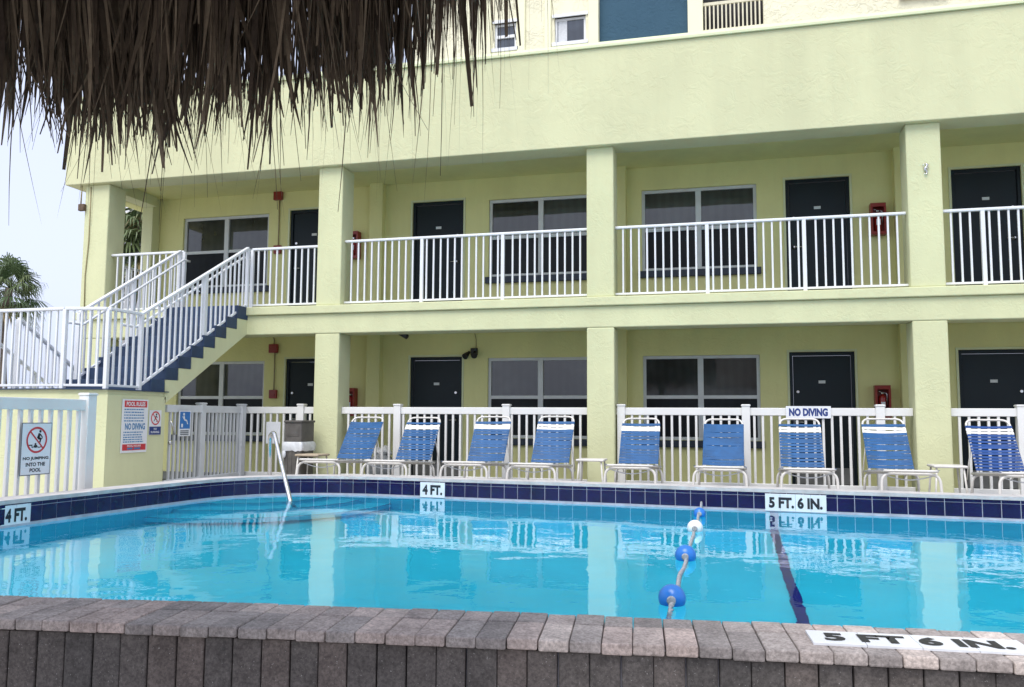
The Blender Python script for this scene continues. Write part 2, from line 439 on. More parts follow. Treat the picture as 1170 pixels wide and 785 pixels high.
# near rim: pavers laid flat on a wall of upright pavers
cp, wp = PMB(), PMB()
def rim_frame(x):                                            # x along the rim, y towards the viewer, z down
    u = Vector((1, .095 - .024 * x)).normalized()
    return plane_frame((x, near(x), 0), (u.x, u.y, 0), (u.y, -u.x, 0))
rr = random.Random(3)
s = -5.6
while s < 9.2:
    w = .0965 + rr.uniform(-.002, .002); fr = rim_frame(s)
    for y0, y1, th in ((-.012, .122, .045), (.125, .338, .035)):
        cp.t = min(1, max(0, rr.gauss(.5, .27))); dz = rr.uniform(-.0025, .0025)
        a = rr.uniform(-.006, .006)
        cp.box(.0016, w - .0016, y0, y1, -COPE + dz, -COPE + th + dz, .0055 if y1 > .2 else .004, fr @ Matrix.Rotation(a, 4, 'Z'))
    s += w * .995
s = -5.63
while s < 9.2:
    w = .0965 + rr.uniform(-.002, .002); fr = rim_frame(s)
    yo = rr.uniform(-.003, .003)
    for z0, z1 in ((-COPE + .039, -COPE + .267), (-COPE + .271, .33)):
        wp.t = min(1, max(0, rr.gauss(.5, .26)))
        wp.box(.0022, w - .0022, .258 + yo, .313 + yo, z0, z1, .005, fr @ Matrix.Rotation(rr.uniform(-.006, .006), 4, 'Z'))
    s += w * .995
cp.build('paver_rim', M['paver']); wp.build('paver_wall', M['shadepaver'])
bk = PMB(); q0 = [rim_frame(-5.6 + i * .37) for i in range(41)]
for a, b_ in zip(q0, q0[1:]):
    P = [F(a, 0, .012), F(b_, 0, .012), F(b_, 0, .284), F(a, 0, .284)]; bk.prism([(p.x, p.y, -.34) for p in P], (0, 0, COPE - .047 + .34))
bk.build('wall_core', M['grout'])
# depth markers set in the rim
def marker(name_label, fr, w, h, body, tw, th, tiles, bold=.03):
    mk = PMB()
    for i in range(tiles):
        mk.box(-w / 2 + i * w / tiles + .0008, -w / 2 + (i + 1) * w / tiles - .0008, -h / 2, h / 2, -.004, .0045, .001, fr)
    o = mk.build('depth_marker', M['signwhite']); o['label'] = name_label
    fr2 = Matrix.Translation(-PO) @ fr @ Matrix.Translation((0, 0, .0062))
    text_mesh('depth_lettering', body, M['signink'], tw, th, fr2, o, bold)
p, _u = Vector((.617, far(.617))), Vector((1, -.083, 0)).normalized()
marker('white tile depth marker reading 5 FT. 6 IN. on the far side', plane_frame((p.x, p.y - .012, .235), _u, (0, 0, 1)), .56, .165, '5 FT. 6 IN.', .49, .108, 4, .05)
p = Vector((-3.19, far(-3.19)))
marker('white tile depth marker reading 4 FT on the far side', plane_frame((p.x, p.y - .014, .235), _u, (0, 0, 1)), .30, .165, '4 FT.', .24, .11, 2, .05)
_l = Vector((.05, 1, 0)).normalized()
marker('white tile depth marker reading 4 FT on the left side', plane_frame((-5.563, 5.655, .235), _l, (0, 0, 1)), .275, .165, '4 FT.', .205, .11, 2, .05)
mf = rim_frame(.522); mc = F(mf, 0, .188)
marker('white tile depth marker reading 5 FT 6 IN. on the near rim', plane_frame((mc.x, mc.y, COPE + .004), (1, .07, 0), (-.07, 1, 0)), .615, .152, '5 FT 6 IN.', .53, .094, 4, .045)

# water
w = MB(); WL = offset_poly(LIP, -.001)
w.poly([(x, y, WATER) for x, y in WL]); struct(w.build('water', M['water']))

# handrail into the pool and float rope
h = MB()
h.tube(rounded([(-5.17, 8.86, .30), (-5.17, 8.84, .83), (-5.06, 8.74, .855), (-4.52, 8.19, .12), (-4.40, 8.06, -.3)], .09, 6), .024, 12)
tag(h.build('pool_handrail', M['steel']), 'bent stainless steel grab rail sloping down into the far left corner of the pool', 'handrail')
rope = empty('float_rope', 'line of blue and white floats on a grey rope across the water', 'float line', (-.27, 6, WATER))
r = MB(); pts = []
for i in range(60):
    y = 8.7 - i * (8.7 - 3.93) / 59; sagz = .018 + .09 * max(0, y - 8.2) - .02 * math.sin(i * .33) ** 2 - .35 * max(0, 4.1 - y)
    pts.append((.004 * math.sin(i * .5), y - 6, sagz))
for ph in (0, math.pi):                                      # two twisted strands
    hel = []
    for i in range(59 * 12 + 1):
        a, b_ = Vector(pts[i // 12]), Vector(pts[min(59, i // 12 + 1)]); q = a.lerp(b_, (i % 12) / 12); t = i * .62 + ph
        hel.append((q.x + .0065 * math.cos(t), q.y, q.z + .0065 * math.sin(t)))
    r.tube(hel, .0075, 5)
r.build('rope', M['rope'], rope)
for y, rad, m in ((7.98, .055, 'buoyblue'), (6.93, .062, 'buoywhite'), (5.52, .066, 'buoyblue'), (4.2, .066, 'buoyblue')):
    q = MB(); q.sphere((0, 0, 0), rad, 24, 14, (1, .92, 1)); 
    f = q.build('float', M[m], rope); f.location = (.005 * math.sin(y), y - 6, .028)
    col = MB(); col.lathe([(.016, -.5 * rad * 2.3), (.022, -.5 * rad * 2.3 + .006), (.022, rad * 2.3 * .5 - .006), (.016, rad * 2.3 * .5)], (0, 0, 0), 14, Matrix.Rotation(math.pi / 2, 3, 'X'))
    col.build('collar', M['rope'], f)

# ------------------------------------------------------------------ motel building
bld = empty('motel_building', 'long two storey pale yellow motel block with dark doors and square pillars behind the pool', 'building', (0, FY, 0))
class BMB(MB):
    def build(s, name, mat, parent=bld, fix=True):
        for v_ in s.bm.verts: v_.co -= Vector((0, FY, 0))
        return MB.build(s, name, mat, parent, fix)
UNITS = []                                                  # (door x0, x1, handle side, window x0, x1)
for door, hs, win in (((-7.79, -6.84), -1, (-10.06, -8.23)), ((-5.373, -4.425), 1, (-3.965, -2.135)), ((.948, 1.905), -1, (-1.33, .505)), ((3.355, 4.31), 1, (4.77, 6.6)), ((9.65, 10.6), -1, (7.37, 9.2))):
    UNITS.append((door, hs, win))
def wall_with_holes(mb, x0, x1, z0, z1, holes, y, depth):
    xs = sorted({x0, x1, *[h[0] for h in holes], *[h[1] for h in holes]}); zs = sorted({z0, z1, *[h[2] for h in holes], *[h[3] for h in holes]})
    V = {}
    def vert(x, z, yy=y):
        k_ = (round(x, 4), round(z, 4), round(yy, 4))
        if k_ not in V: V[k_] = mb.bm.verts.new((x, yy, z))
        return V[k_]
    for a, b_ in zip(xs, xs[1:]):
        for c_, d in zip(zs, zs[1:]):
            if any(h[0] - 1e-6 <= a and b_ <= h[1] + 1e-6 and h[2] - 1e-6 <= c_ and d <= h[3] + 1e-6 for h in holes): continue
            mb.face([vert(a, c_), vert(b_, c_), vert(b_, d), vert(a, d)])
    for h in holes:
        q = [(h[0], h[2]), (h[1], h[2]), (h[1], h[3]), (h[0], h[3])]
        for (ax, az), (bx, bz) in zip(q, q[1:] + q[:1]):
            mb.poly([(ax, y, az), (bx, y, bz), (bx, y + depth, bz), (ax, y + depth, az)])
for z0, zc in ((0, BB + .16), (UF, 5.30)):
    wl = BMB(); holes = []
    for door, hs, win in UNITS: holes += [(door[0], door[1], z0, z0 + 2.09), (win[0], win[1], z0 + .70, z0 + 2.06)]
    wall_with_holes(wl, -10.81, 11.5, z0, zc, holes, WY, .14)
    wl.box(-10.81, -10.60, WY + .001, 20, z0, zc)             # end wall
    wl.build('room_wall', M['wall'])
    for x0, x1 in PIL[1:]:
        pl = BMB(); pl.box((x0 + x1) / 2 - .125 + .06, (x0 + x1) / 2 + .125 + .06, WY - .16, WY + .02, z0, zc, .006); pl.build('pilaster', M['wall'])
for x0, x1 in PIL:
    for z0, z1 in ((-.02, BB), (BT, FB)):
        c = BMB(); dp = .42
        c.box(x0, x1, FY + random.uniform(-.004, .004), FY + dp, z0, z1 + .002, .018); c.build('pillar', M['stucco'])
e = BMB(); e.box(-10.82, -10.585, WY - .22, WY - .004, UF, FB + .2, .01); e.build('pilaster', M['stucco'])
e = BMB(); e.box(-10.80, -10.50, FY + .44, WY - .22, 5.02, 5.35, .008); e.build('end_beam', M['stucco'])
# balcony slab: proud upper band, beam under it, floor
X0, X1 = -10.80, 11.56
sb = BMB(); sb.box(X0, X1, FY - .05, FY + .25, BS, BT, .012); sb.build('slab_band', M['stucco'])
sb = BMB(); sb.box(X0 + .03, X1 - .03, FY - .003, FY + .40, BB, BS - .001, .014); sb.build('slab_beam', M['stucco'])
sb = BMB(); sb.box(X0 + .04, X1 - .04, FY + .252, WY - .002, BB + .16, UF, .0); sb.build('walkway_floor', [M['floorpaint']])
sb = BMB(); sb.box(X0 + .05, X1 - .05, FY + .402, WY - .003, BB + .14, BB + .158); sb.build('walkway_ceiling', M['wall'])
gf = BMB(); gf.box(X0, X1, FY - .02, WY, -.02, .012); gf.build('ground_walkway', M['floorpaint'])
# fascia with a sloped cap, soffit beam, roof
fa = BMB(); fa.box(-11.07, 11.9, FY - .10, FY + .35, FB, FT - .02, .012); fa.build('fascia', M['fascia'])
cpb = BMB(); pr = [(FY - .135, FT - .02), (FY - .135, FT + .015), (FY + .02, FT + .125), (FY + .45, FT + .125), (FY + .45, FT - .02)]
cpb.prism([(-11.10, y, z) for y, z in pr], (23.03, 0, 0)); cpb.build('parapet_cap', M['trimyel'])
rf = BMB(); rf.box(-11.05, 11.88, FY + .352, 20.5, FB + .22, FT - .35); rf.build('roof', M['roof'])
rf = BMB(); rf.box(-11.06, -10.8, FY + .36, 20.5, FB, FT - .02); rf.box(-11.05, 11.85, FY + .36, WY + .1, FB + .19, FB + .215); rf.build('soffit', M['wall'])

def window(x0, x1, z0, z1):
    f = BMB(); y = WY + .045; t = .05
    zm = (z0 + z1) / 2 + .01; xm = (x0 + x1) / 2
    f.box(x0, x1, y, y + .06, z1 - t, z1, .004); f.box(x0, x1, y, y + .06, z0, z0 + t, .004)
    f.box(x0, x0 + t, y + .001, y + .06, z0 + t, z1 - t); f.box(x1 - t, x1, y + .001, y + .06, z0 + t, z1 - t)
    f.box(xm - .045, xm + .045, y - .006, y + .06, z0 + t, z1 - t, .004)
    for a, b_ in ((x0 + t, xm - .045), (xm + .045, x1 - t)): f.box(a, b_, y + .004, y + .05, zm - .028, zm + .028, .003)
    # outer casing bead
    o = f.build('window', M['alu'])
    g_ = BMB(); g_.box(x0 + t - .004, xm - .041, y + .03, y + .036, zm + .024, z1 - t + .004); g_.box(xm + .041, x1 - t + .004, y + .031, y + .037, zm + .024, z1 - t + .004)
    g_.build('upper_pane', M['glass'], o)
    g_ = BMB(); g_.box(x0 + t - .004, xm - .041, y + .022, y + .028, z0 + t - .004, zm - .024); g_.box(xm + .041, x1 - t + .004, y + .022, y + .028, z0 + t - .004, zm - .024)
    g_.build('lower_pane', M['screen'], o)
    s_ = BMB(); s_.box(x0 - .05, x1 + .05, WY - .055, WY + .04, z0 - .115, z0 - .003, .006); s_.build('sill', M['navysill'], o)
def door(x0, x1, hs, z0, kick):
    d = BMB(); y = WY + .035
    d.box(x0, x0 + .05, y - .02, y + .08, z0, z0 + 2.088, .004); d.box(x1 - .05, x1, y - .02, y + .08, z0, z0 + 2.088, .004)
    d.box(x0 + .05, x1 - .05, y - .019, y + .08, z0 + 2.035, z0 + 2.088, .004)
    d.box(x0 + .056, x1 - .056, y + .01, y + .05, z0 + .02, z0 + 2.029, .003)
    o = d.build('door', M['door'])
    tr = BMB()                                               # stucco-coloured casing round the frame
    tr.box(x0 - .035, x0 - .001, WY - .018, WY + .02, z0, z0 + 2.125, .003); tr.box(x1 + .001, x1 + .035, WY - .018, WY + .02, z0, z0 + 2.125, .003); tr.box(x0 - .001, x1 + .001, WY - .017, WY + .02, z0 + 2.092, z0 + 2.124, .003)
    tr.build('door_casing', M['trimyel'], o)
    hx = x1 - .12 if hs > 0 else x0 + .12
    hd = BMB(); ax = Matrix.Rotation(math.pi / 2, 3, 'X')
    hd.lathe([(.034, 0), (.034, .012), (.012, .016), (.012, .05), (.014, .055)], (hx, y + .01, z0 + 1.0), 14, ax)
    hd.tube([(hx, y - .042, z0 + 1.0), (hx - hs * .11, y - .045, z0 + .995)], .0105, 8)
    hd.build('handle', M['steel'], o)
    hd = BMB(); hd.lathe([(.028, 0), (.028, .012), (.02, .022)], (hx, y + .01, z0 + 1.47), 14, ax); hd.build('deadbolt', M['steel'], o)
    p = BMB(); xc = (x0 + x1) / 2; p.box(xc - .05, xc + .05, y + .002, y + .0095, z0 + 1.60, z0 + 1.645, .002)
    p.build('number_plate', M['alu'], o)
    th = BMB(); th.box(x0 + .052, x1 - .052, y - .03, y + .055, z0 + .013, z0 + .018); th.build('threshold', M['kick'], o)
    if kick:
        kp = BMB(); kp.box(x0 + .06, x1 - .06, y + .004, y + .0095, z0 + .05, z0 + .30, .001); kp.build('kick_plate', M['kick'], o)
for z0, kick in ((0, True), (UF, False)):
    for d, hs, w_ in UNITS: door(d[0], d[1], hs, z0, kick); window(w_[0], w_[1], z0 + .70, z0 + 2.06)

# ------------------------------------------------------------------ wall-mounted fittings
def extinguisher(x, z, label):
    o = empty('extinguisher_cabinet', label, 'fire extinguisher', (x, WY - .005, z), 'fire extinguisher cabinets')
    c = MB(); c.box(-.11, .11, -.15, -.14, -.24, -.19, .003); c.box(-.11, .11, -.15, -.14, .19, .25, .003); c.box(-.11, -.08, -.15, -.14, -.19, .19); c.box(.08, .11, -.15, -.14, -.19, .19)
    c.box(-.11, -.104, -.14, 0, -.24, .25); c.box(.104, .11, -.14, 0, -.24, .25); c.box(-.104, .104, -.14, 0, .244, .25); c.box(-.104, .104, -.14, 0, -.24, -.234); c.box(-.104, .104, -.01, 0, -.234, .244)
    c.build('cabinet', M['red'], o)
    e_ = MB(); e_.lathe([(.045, -.2), (.055, -.19), (.055, .06), (.045, .09), (.02, .105), (.02, .12)], (0, -.075, 0), 16); c2 = e_.build('cylinder', M['redext'], o)
    v_ = MB(); v_.box(-.02, .02, -.095, -.055, .118, .15, .004); v_.tube(rounded([(.02, -.075, .14), (.065, -.09, .13), (.06, -.1, -.05)], .03), .008, 6); v_.tube([(-.01, -.075, .15), (-.06, -.09, .165)], .007, 6)
    v_.build('valve', M['steel'], c2)
    l_ = MB(); l_.box(-.03, .03, -.1325, -.1305, -.09, .0); l_.build('instruction_label', M['signwhite'], c2)
extinguisher(2.29, UF + 1.35, 'red fire extinguisher cabinet on the upper walkway beside the second pillar from the right edge')
extinguisher(-6.47, UF + 1.35, 'red fire extinguisher cabinet on the upper walkway just past the stair-side pillar')
extinguisher(2.27, 1.31, 'red fire extinguisher cabinet on the ground floor near the NO DIVING fence sign')
extinguisher(-6.47, 1.30, 'red fire extinguisher cabinet on the ground floor behind the leftmost lounger')
def alarm(z_horn, z_pull, label):
    o = empty('fire_alarm', label, 'fire alarm', (-8.03, WY - .005, z_horn), 'fire alarms by the stair end')
    a = MB(); a.box(-.085, .085, -.07, 0, -.08, .08, .008)
    for k_ in range(5): a.box(-.06, .06, -.074, -.069, -.05 + k_ * .022, -.04 + k_ * .022)
    a.build('horn', M['red'], o)
    d = z_pull - z_horn
    p = MB(); p.box(-.06, .085, -.055, 0, d - .07, d + .085, .006); p.box(-.035, .06, -.066, -.055, d - .03, d + .01, .003); p.build('pull_station', M['red'], o)
    c = MB(); c.tube([(.02, -.02, -.08), (.02, -.02, d + .085)], .012, 8); c.tube(rounded([(.0, -.02, .08), (.0, -.02, .16), (-.04, -.02, .26)], .04), .012, 8); c.build('conduit', M['conduit'], o)
alarm(5.13, 4.11, 'red fire alarm with conduit on the upper wall between window and door')
alarm(2.28, 1.44, 'red fire alarm horn with conduit on the ground floor wall under the stairs')
o = empty('flood_light', 'small black twin flood light on the ground floor wall beside a dark door', 'flood light', (-4.2, WY - .005, 2.16))
a = MB(); a.box(-.06, .06, -.05, 0, -.05, .07, .008); a.build('junction_box', M['black'], o)
ax = Matrix.Rotation(R_(125), 3, 'X')
for x, an in ((-.09, 125), (.02, 118)):
    a = MB(); a.lathe([(.025, -.02), (.03, .02), (.05, .09), (.055, .13), (.05, .135)], (x, -.06, -.01), 14, Matrix.Rotation(R_(-20 if x < 0 else 12), 3, 'Z') @ Matrix.Rotation(R_(an), 3, 'X')); a.build('lamp_head', M['black'], o)
a = MB(); a.tube(rounded([(.03, -.012, .07), (.03, -.012, .22), (0, -.012, .34)], .06), .006, 6); a.build('cable', M['conduit'], o)
o = empty('security_camera', 'small black security camera under the balcony beam near the stair-side pillar', 'camera', (-5.0, FY + .5, BB + .14))
a = MB(); a.lathe([(.05, 0), (.05, -.02), (.02, -.03), (.02, -.09)], (0, 0, 0), 14); a.build('mount', M['black'], o)
a = MB(); a.lathe([(.03, -.09), (.042, -.08), (.042, .1), (.035, .11)], (0, 0, -.13), 14, Matrix.Rotation(R_(-60), 3, 'Y')); a.build('camera_body', M['black'], o)
# little seahorse ornament on the pillar
sh = MB(); fr = plane_frame((2.612, FY - .012, 4.38), (1, 0, 0), (0, 0, 1))
body = [(.0, .075), (.018, .055), (.012, .03), (-.008, .012), (-.012, -.01), (.006, -.03), (.016, -.052), (.004, -.075), (-.016, -.072), (-.014, -.055)]
sh.tube([F(fr, x, y, .012) for x, y in body], [.008, .014, .012, .015, .016, .014, .010, .008, .006, .004], 8)
sh.tube([F(fr, .012, .062, .012), F(fr, .042, .048, .012)], [.009, .005], 6); sh.tube([F(fr, -.008, .005, .012), F(fr, .04, .008, .012)], [.012, .004], 6)
sh.tube([F(fr, -.005, .07, .012), F(fr, -.03, .055, .014), F(fr, -.036, .03, .012)], [.006, .005, .003], 6)
tag(sh.build('seahorse_ornament', M['steel']), 'tiny silver seahorse ornament on the front of a yellow pillar', 'ornament')
o = empty('junction_box', 'rusty junction box with a cable down the corner pillar at the stair end', 'junction box', (-10.74, FY - .0, 4.62))
a = MB(); a.box(-.07, .05, -.07, -.004, -.06, .06, .01); a.build('box', M['pole'], o)
a = MB(); a.tube([(-.045, -.03, .06), (-.04, -.03, .39)], .012, 6); a.tube([(.13, -.012, .36), (.14, -.016, -.6), (.1, -.014, -1.2), (.12, -.014, -1.82)], .009, 6); a.build('cable', M['conduit'], o)

# ------------------------------------------------------------------ balcony railings
BAL = MB(); BAL.box(-.0125, .0125, -.0125, .0125, 0, 1); BAL_ME = None
def baluster_proto(mat):
    mb = MB(); mb.box(-.0125, .0125, -.0125, .0125, 0, 1, .003); me_o = mb.build('baluster', mat); me = me_o.data; bpy.data.objects.remove(me_o); return me
BM_WHITE = baluster_proto(M['white']); BAL.bm.free()
def stick(me, name, parent, p, q, thick=1.):
    """a baluster or picket: shared mesh, scaled to reach from p up to q (vertical)"""
    o = bpy.data.objects.new(name, me); COL.objects.link(o); o.parent = parent; o.location = p; o.scale = (thick, thick, q - p[2]); return o
def railing(name, label, cat, group, a, b, ztop_a, ztop_b, zbot_a, zbot_b, posts=(), pitch=.115, topw=.058, ends=(True, True), bot=True):
    """straight railing from a to b (x, y), with its own base height at each end"""
    A, B = Vector(a), Vector(b); L = (B - A).length; u = (B - A).normalized()
    o = empty(name, label, cat, (A.x, A.y, min(zbot_a, zbot_b)), group); zb = o.location.z
    P = lambda t: Vector(((B.x - A.x) * t, (B.y - A.y) * t, 0))
    zt = lambda t: ztop_a + (ztop_b - ztop_a) * t - zb; zl = lambda t: zbot_a + (zbot_b - zbot_a) * t - zb
    m = MB(); m.beam(P(0) + Vector((0, 0, zt(0) - .02)), P(1) + Vector((0, 0, zt(1) - .02)), topw, .04, bev=.01); m.build('top_rail', M['white'], o)
    if bot:
        m = MB(); m.beam(P(0) + Vector((0, 0, zl(0) + .055)), P(1) + Vector((0, 0, zl(1) + .055)), .034, .03, bev=.004); m.build('bottom_rail', M['white'], o)
    for t in posts:
        m = MB(); m.box(-.026, .026, -.026, .026, 0, zt(t) - zl(t) - .03, .005); q = m.build('post', M['white'], o); q.location = P(t) + Vector((0, 0, zl(t)))
    k_ = max(1, round(L / pitch))
    for i in range(1, k_):
        t = i / k_
        if any(abs(t - p) * L < .05 for p in posts): continue
        stick(BM_WHITE, 'baluster', o, P(t) + Vector((0, 0, zl(t) + .07)), zt(t) - .03)
    return o
RY = FY + .14; RT = 3.845
grp = 'white balcony railings of the upper walkway'
def bay(x0, x1, label, posts, zt=RT): return railing('balcony_railing', label, 'railing', grp, (x0 + .002, RY), (x1 - .002, RY), zt, zt, BT, BT, posts)
bay(PIL[1][1], PIL[2][0], 'white balcony railing between the stair-side pillar and the middle pillar', (1 / 3, 2 / 3))
bay(PIL[2][1], PIL[3][0], 'white balcony railing between the middle pillar and the seahorse ornament pillar', (1 / 3, 2 / 3))
bay(PIL[3][1], PIL[4][0], 'white balcony railing at the right edge, right of the seahorse ornament pillar', (.1267, 1 / 2, .85))
bay(PIL[4][1], PIL[5][0], 'white balcony railing out at the far right end of the building', (1 / 3, 2 / 3))
SX0, SX1 = -8.80, -7.52                                       # stair rails
bay(SX1, PIL[1][0], 'short white balcony railing between the stair top and the first pillar right of it', (.0,), 3.79)
bay(PIL[0][1], SX0, 'short white balcony railing between the corner pillar and the stair top', (1.,), 3.81)
railing('balcony_railing', 'white balcony railing closing the open end of the upper walkway by the palm', 'railing', grp, (-10.62, FY + .46), (-10.62, WY - .24), RT - .08, RT - .08, UF + .03, UF + .03, (.5,))

# ------------------------------------------------------------------ staircase
st = empty('staircase', 'yellow concrete staircase with navy painted steps rising from a block landing', 'staircase', (-8.2, 10, 0))
SO = Vector((-8.2, 10, 0))
class SMB(MB):
    def build(s, name, mat, parent=st, fix=True):
        for v_ in s.bm.verts: v_.co -= SO
        return MB.build(s, name, mat, parent, fix)
XR, XL = -7.49, -8.86; LZ = 1.36
ys = [10.02 + i * (12.0 - 10.02) / 7 for i in range(8)]         # risers
zs = [LZ + (i) * (UF - LZ) / 8 for i in range(9)]
ys = [y - .003 for y in ys]
prof = [(ys[0], LZ - .1)]                                     # yellow body: saw-tooth one riser below the treads, sloping underside
for i in range(7): prof += [(ys[i], zs[i + 1]), (ys[i + 1], zs[i + 1])]
prof += [(ys[7], 2.36), (10.03, 1.21), (10.03, LZ - .1)]
b = SMB(); b.prism([(XR, y, z) for y, z in prof], (XL - XR, 0, 0)); b.build('stair_body', M['stucco'])
for i in range(-1, 7):
    y0 = ys[i] if i >= 0 else ys[0] - .283
    b = SMB(); b.box(XL + .004, XR + .006, y0 - .015, (ys[i + 1] if i < 6 else FY + .22) - .016, zs[i + 1] + .002, zs[i + 2] + (.0 if i < 6 else .032), .006); b.build('step', M['navystep'])
blk = [(XR, 10.04), (XL, 10.04), (-10.1, 10.04), (-10.1, 8.76), (-8.07, 8.74), (XR, 8.92)]
b = SMB(); b.prism([(x, y, -.02) for x, y in blk], (0, 0, LZ + .02 - .06)); b.build('landing_block', M['stucco'])
b = SMB(); b.prism([(x, y, LZ - .06) for x, y in offset_poly(blk[::-1], .012)], (0, 0, .06)); b.build('landing_slab', M['stucco'])
b = SMB(); b.prism([(x, y, LZ + .001) for x, y in offset_poly(blk[::-1], -.03)], (0, 0, .012)); b.build('landing_floor', M['navystep'])
# far flight down to the ground behind the landing
b = SMB()
for i in range(7): b.box(-10.05, -8.95, 10.05 + i * .28, 10.05 + (i + 1) * .28, -.02, LZ - (i + 1) * .17)
b.build('lower_flight', M['stucco'])
# railings of the stair
sg = 'white railings around the stair'
def slope_rail(x, label, y0, z0, y1, z1, b0, b1, hand, posts):
    o = railing('stair_railing', label, 'railing', sg, (x, y0), (x, y1), z0, z1, b0, b1, posts, .118)
    if hand:
        m = MB(); zb = o.location.z; dx = hand
        p = [(dx * .0 + dx, -.28, z0 - zb - .19), (dx, 0, z0 - zb - .19), (dx, y1 - y0, z1 - zb - .17), (dx, y1 - y0 + .16, z1 - zb - .17)]
        m.tube(rounded(p, .08), .019, 8)
        for t in (.12, .5, .92): m.tube([(0, (y1 - y0) * t, z0 - zb - .19 + (z1 - z0 + .02) * t - .05), (dx, (y1 - y0) * t, z0 - zb - .19 + (z1 - z0 + .02) * t)], .008, 6)
        m.build('handrail', M['white'], o)
slope_rail(XR - .03, 'white sloping stair railing on the pool side of the navy steps', 9.52, 2.405, 12.0, 3.79, 1.37, 2.79, -.07, (0., .55, 1.))
slope_rail(XL + .06, 'white sloping stair railing on the far side of the navy steps with a second handrail', 9.85, 2.50, 12.02, 3.80, 1.50, 2.79, .07, (0., .5, 1.))
railing('landing_railing', 'short white railing along the stair landing above the POOL RULES sign', 'railing', sg, (XR - .04, 8.92), (XR - .03, 9.50), 2.40, 2.405, LZ, LZ, (0.,))
railing('landing_railing', 'angled white railing across the front corner of the stair landing', 'railing', sg, (-8.07, 8.80), (XR - .05, 8.91), 2.40, 2.40, LZ, LZ, (0.,))
railing('landing_railing', 'white railing along the front of the stair landing at the left edge', 'railing', sg, (-10.1, 8.80), (-8.08, 8.80), 2.395, 2.40, LZ, LZ, (0., .5))
slope_rail(-8.98, 'inner white railing dropping away behind the stair landing', 9.0, 2.32, 11.3, .95, LZ - .05, 0., 0, (0., .5, 1.))
slope_rail(-10.08, 'outer white railing dropping away behind the stair landing', 9.3, 2.36, 11.6, 1.0, LZ - .05, 0., 0, (0., .5, 1.))

# ------------------------------------------------------------------ vinyl pool fences
def picket_proto(mat):
    mb = MB(); mb.box(-.016, .016, -.016, .016, 0, 1, .003); o = mb.build('picket', mat); me = o.data; bpy.data.objects.remove(o); return me
PK, PKO = picket_proto(M['vinyl']), picket_proto(M['oldvinyl'])
def fence(name, label, cat, group, a, b, posts, mat='vinyl', zt=1.195, pitch=.114, pz=1.25, railh=.105, pw=.055):
    A, B = Vector(a), Vector(b); L = (B - A).length; o = empty(name, label, cat, (A.x, A.y, 0), group)
    P = lambda t: Vector(((B.x - A.x) * t, (B.y - A.y) * t, 0)); me = PK if mat == 'vinyl' else PKO
    m = MB(); m.beam(P(0) + Vector((0, 0, zt - railh / 2)), P(1) + Vector((0, 0, zt - railh / 2)), .05, railh, bev=.006); m.build('top_rail', M[mat], o)
    m = MB(); m.beam(P(0) + Vector((0, 0, .12)), P(1) + Vector((0, 0, .12)), .045, .08, bev=.006); m.build('bottom_rail', M[mat], o)
    ang = math.atan2(B.y - A.y, B.x - A.x)
    for t in posts:
        m = MB(); m.box(-pw, pw, -pw, pw, 0, pz - .03, .004); m.box(-pw - .008, pw + .008, -pw - .008, pw + .008, pz - .03, pz - .012, .003)
        m.prism([(-pw, -pw, pz - .012), (pw, -pw, pz - .012), (pw, pw, pz - .012), (-pw, pw, pz - .012)], (0, 0, .006))
        q = m.build('post', M[mat], o); q.location = P(t); q.rotation_euler.z = ang
    k_ = round(L / pitch)
    for i in range(k_ + 1):
        t = (i + .0) / k_
        if t * L < .03 or (1 - t) * L < .03 or any(abs(t - p) * L < pw + .02 for p in posts): continue
        q = stick(me, 'picket', o, P(t) + Vector((0, 0, .1)), zt - railh / 2); q.rotation_euler.z = ang
    return o
FEN = FY + .15; fg = 'white picket fences along the pool side of the building'
def tt(x0, x1, *xs): return tuple((x - x0) / (x1 - x0) for x in xs)
def fbay(x0, x1, label, *xs): return fence('picket_fence', label, 'fence', fg, (x0, FEN), (x1, FEN), tt(x0, x1, *xs))
fbay(-5.86, -1.965, 'white picket fence with two posts behind the loungers left of the middle pillar', -4.921, -3.191)
fbay(-1.555, 2.378, 'white picket fence carrying the NO DIVING sign', -1.483, .243, 1.972)
fbay(2.818, 6.735, 'white picket fence behind the rightmost lounger', 3.659, 5.35)
fbay(7.165, 11.075, 'white picket fence at the far right end of the walkway', 8.3, 10.0)
fbay(-7.56, -6.29, 'short white picket fence behind the wood-look bin', -6.557)
gg = 'dull white gates under the stairs'
fence('pool_gate', 'dull white picket gate with the blue lift sign, beside the stair block', 'gate', gg, (-7.52, 10.10), (-7.52, 10.88), (), 'oldvinyl', pitch=.095)
fence('pool_gate', 'dull white picket gate panel between two thick posts under the stairs', 'gate', gg, (-7.54, 10.93), (-7.54, 12.08), (0., .93), 'oldvinyl', pitch=.095, pz=1.245)
lf = fence('picket_fence', 'bright white picket fence carrying the NO JUMPING sign along the left pool edge', 'fence', 'white fence at the left', (-5.98, 3.0), (-5.98, 6.86), (.0, .5, 1.), zt=1.19, pz=1.26)
la = MB(); la.tube(rounded([(-7.46, 10.12, .98), (-7.43, 10.14, .9), (-7.45, 10.2, .78)], .05), .012, 6); la.lathe([(.03, 0), (.03, .02), (.015, .03)], (-7.47, 10.14, .67), 12, Matrix.Rotation(math.pi / 2, 3, 'Y')); 
tag(la.build('gate_latch', M['steel']), 'metal latch and pull on the edge of the dull white gate beside the stair block', 'latch')

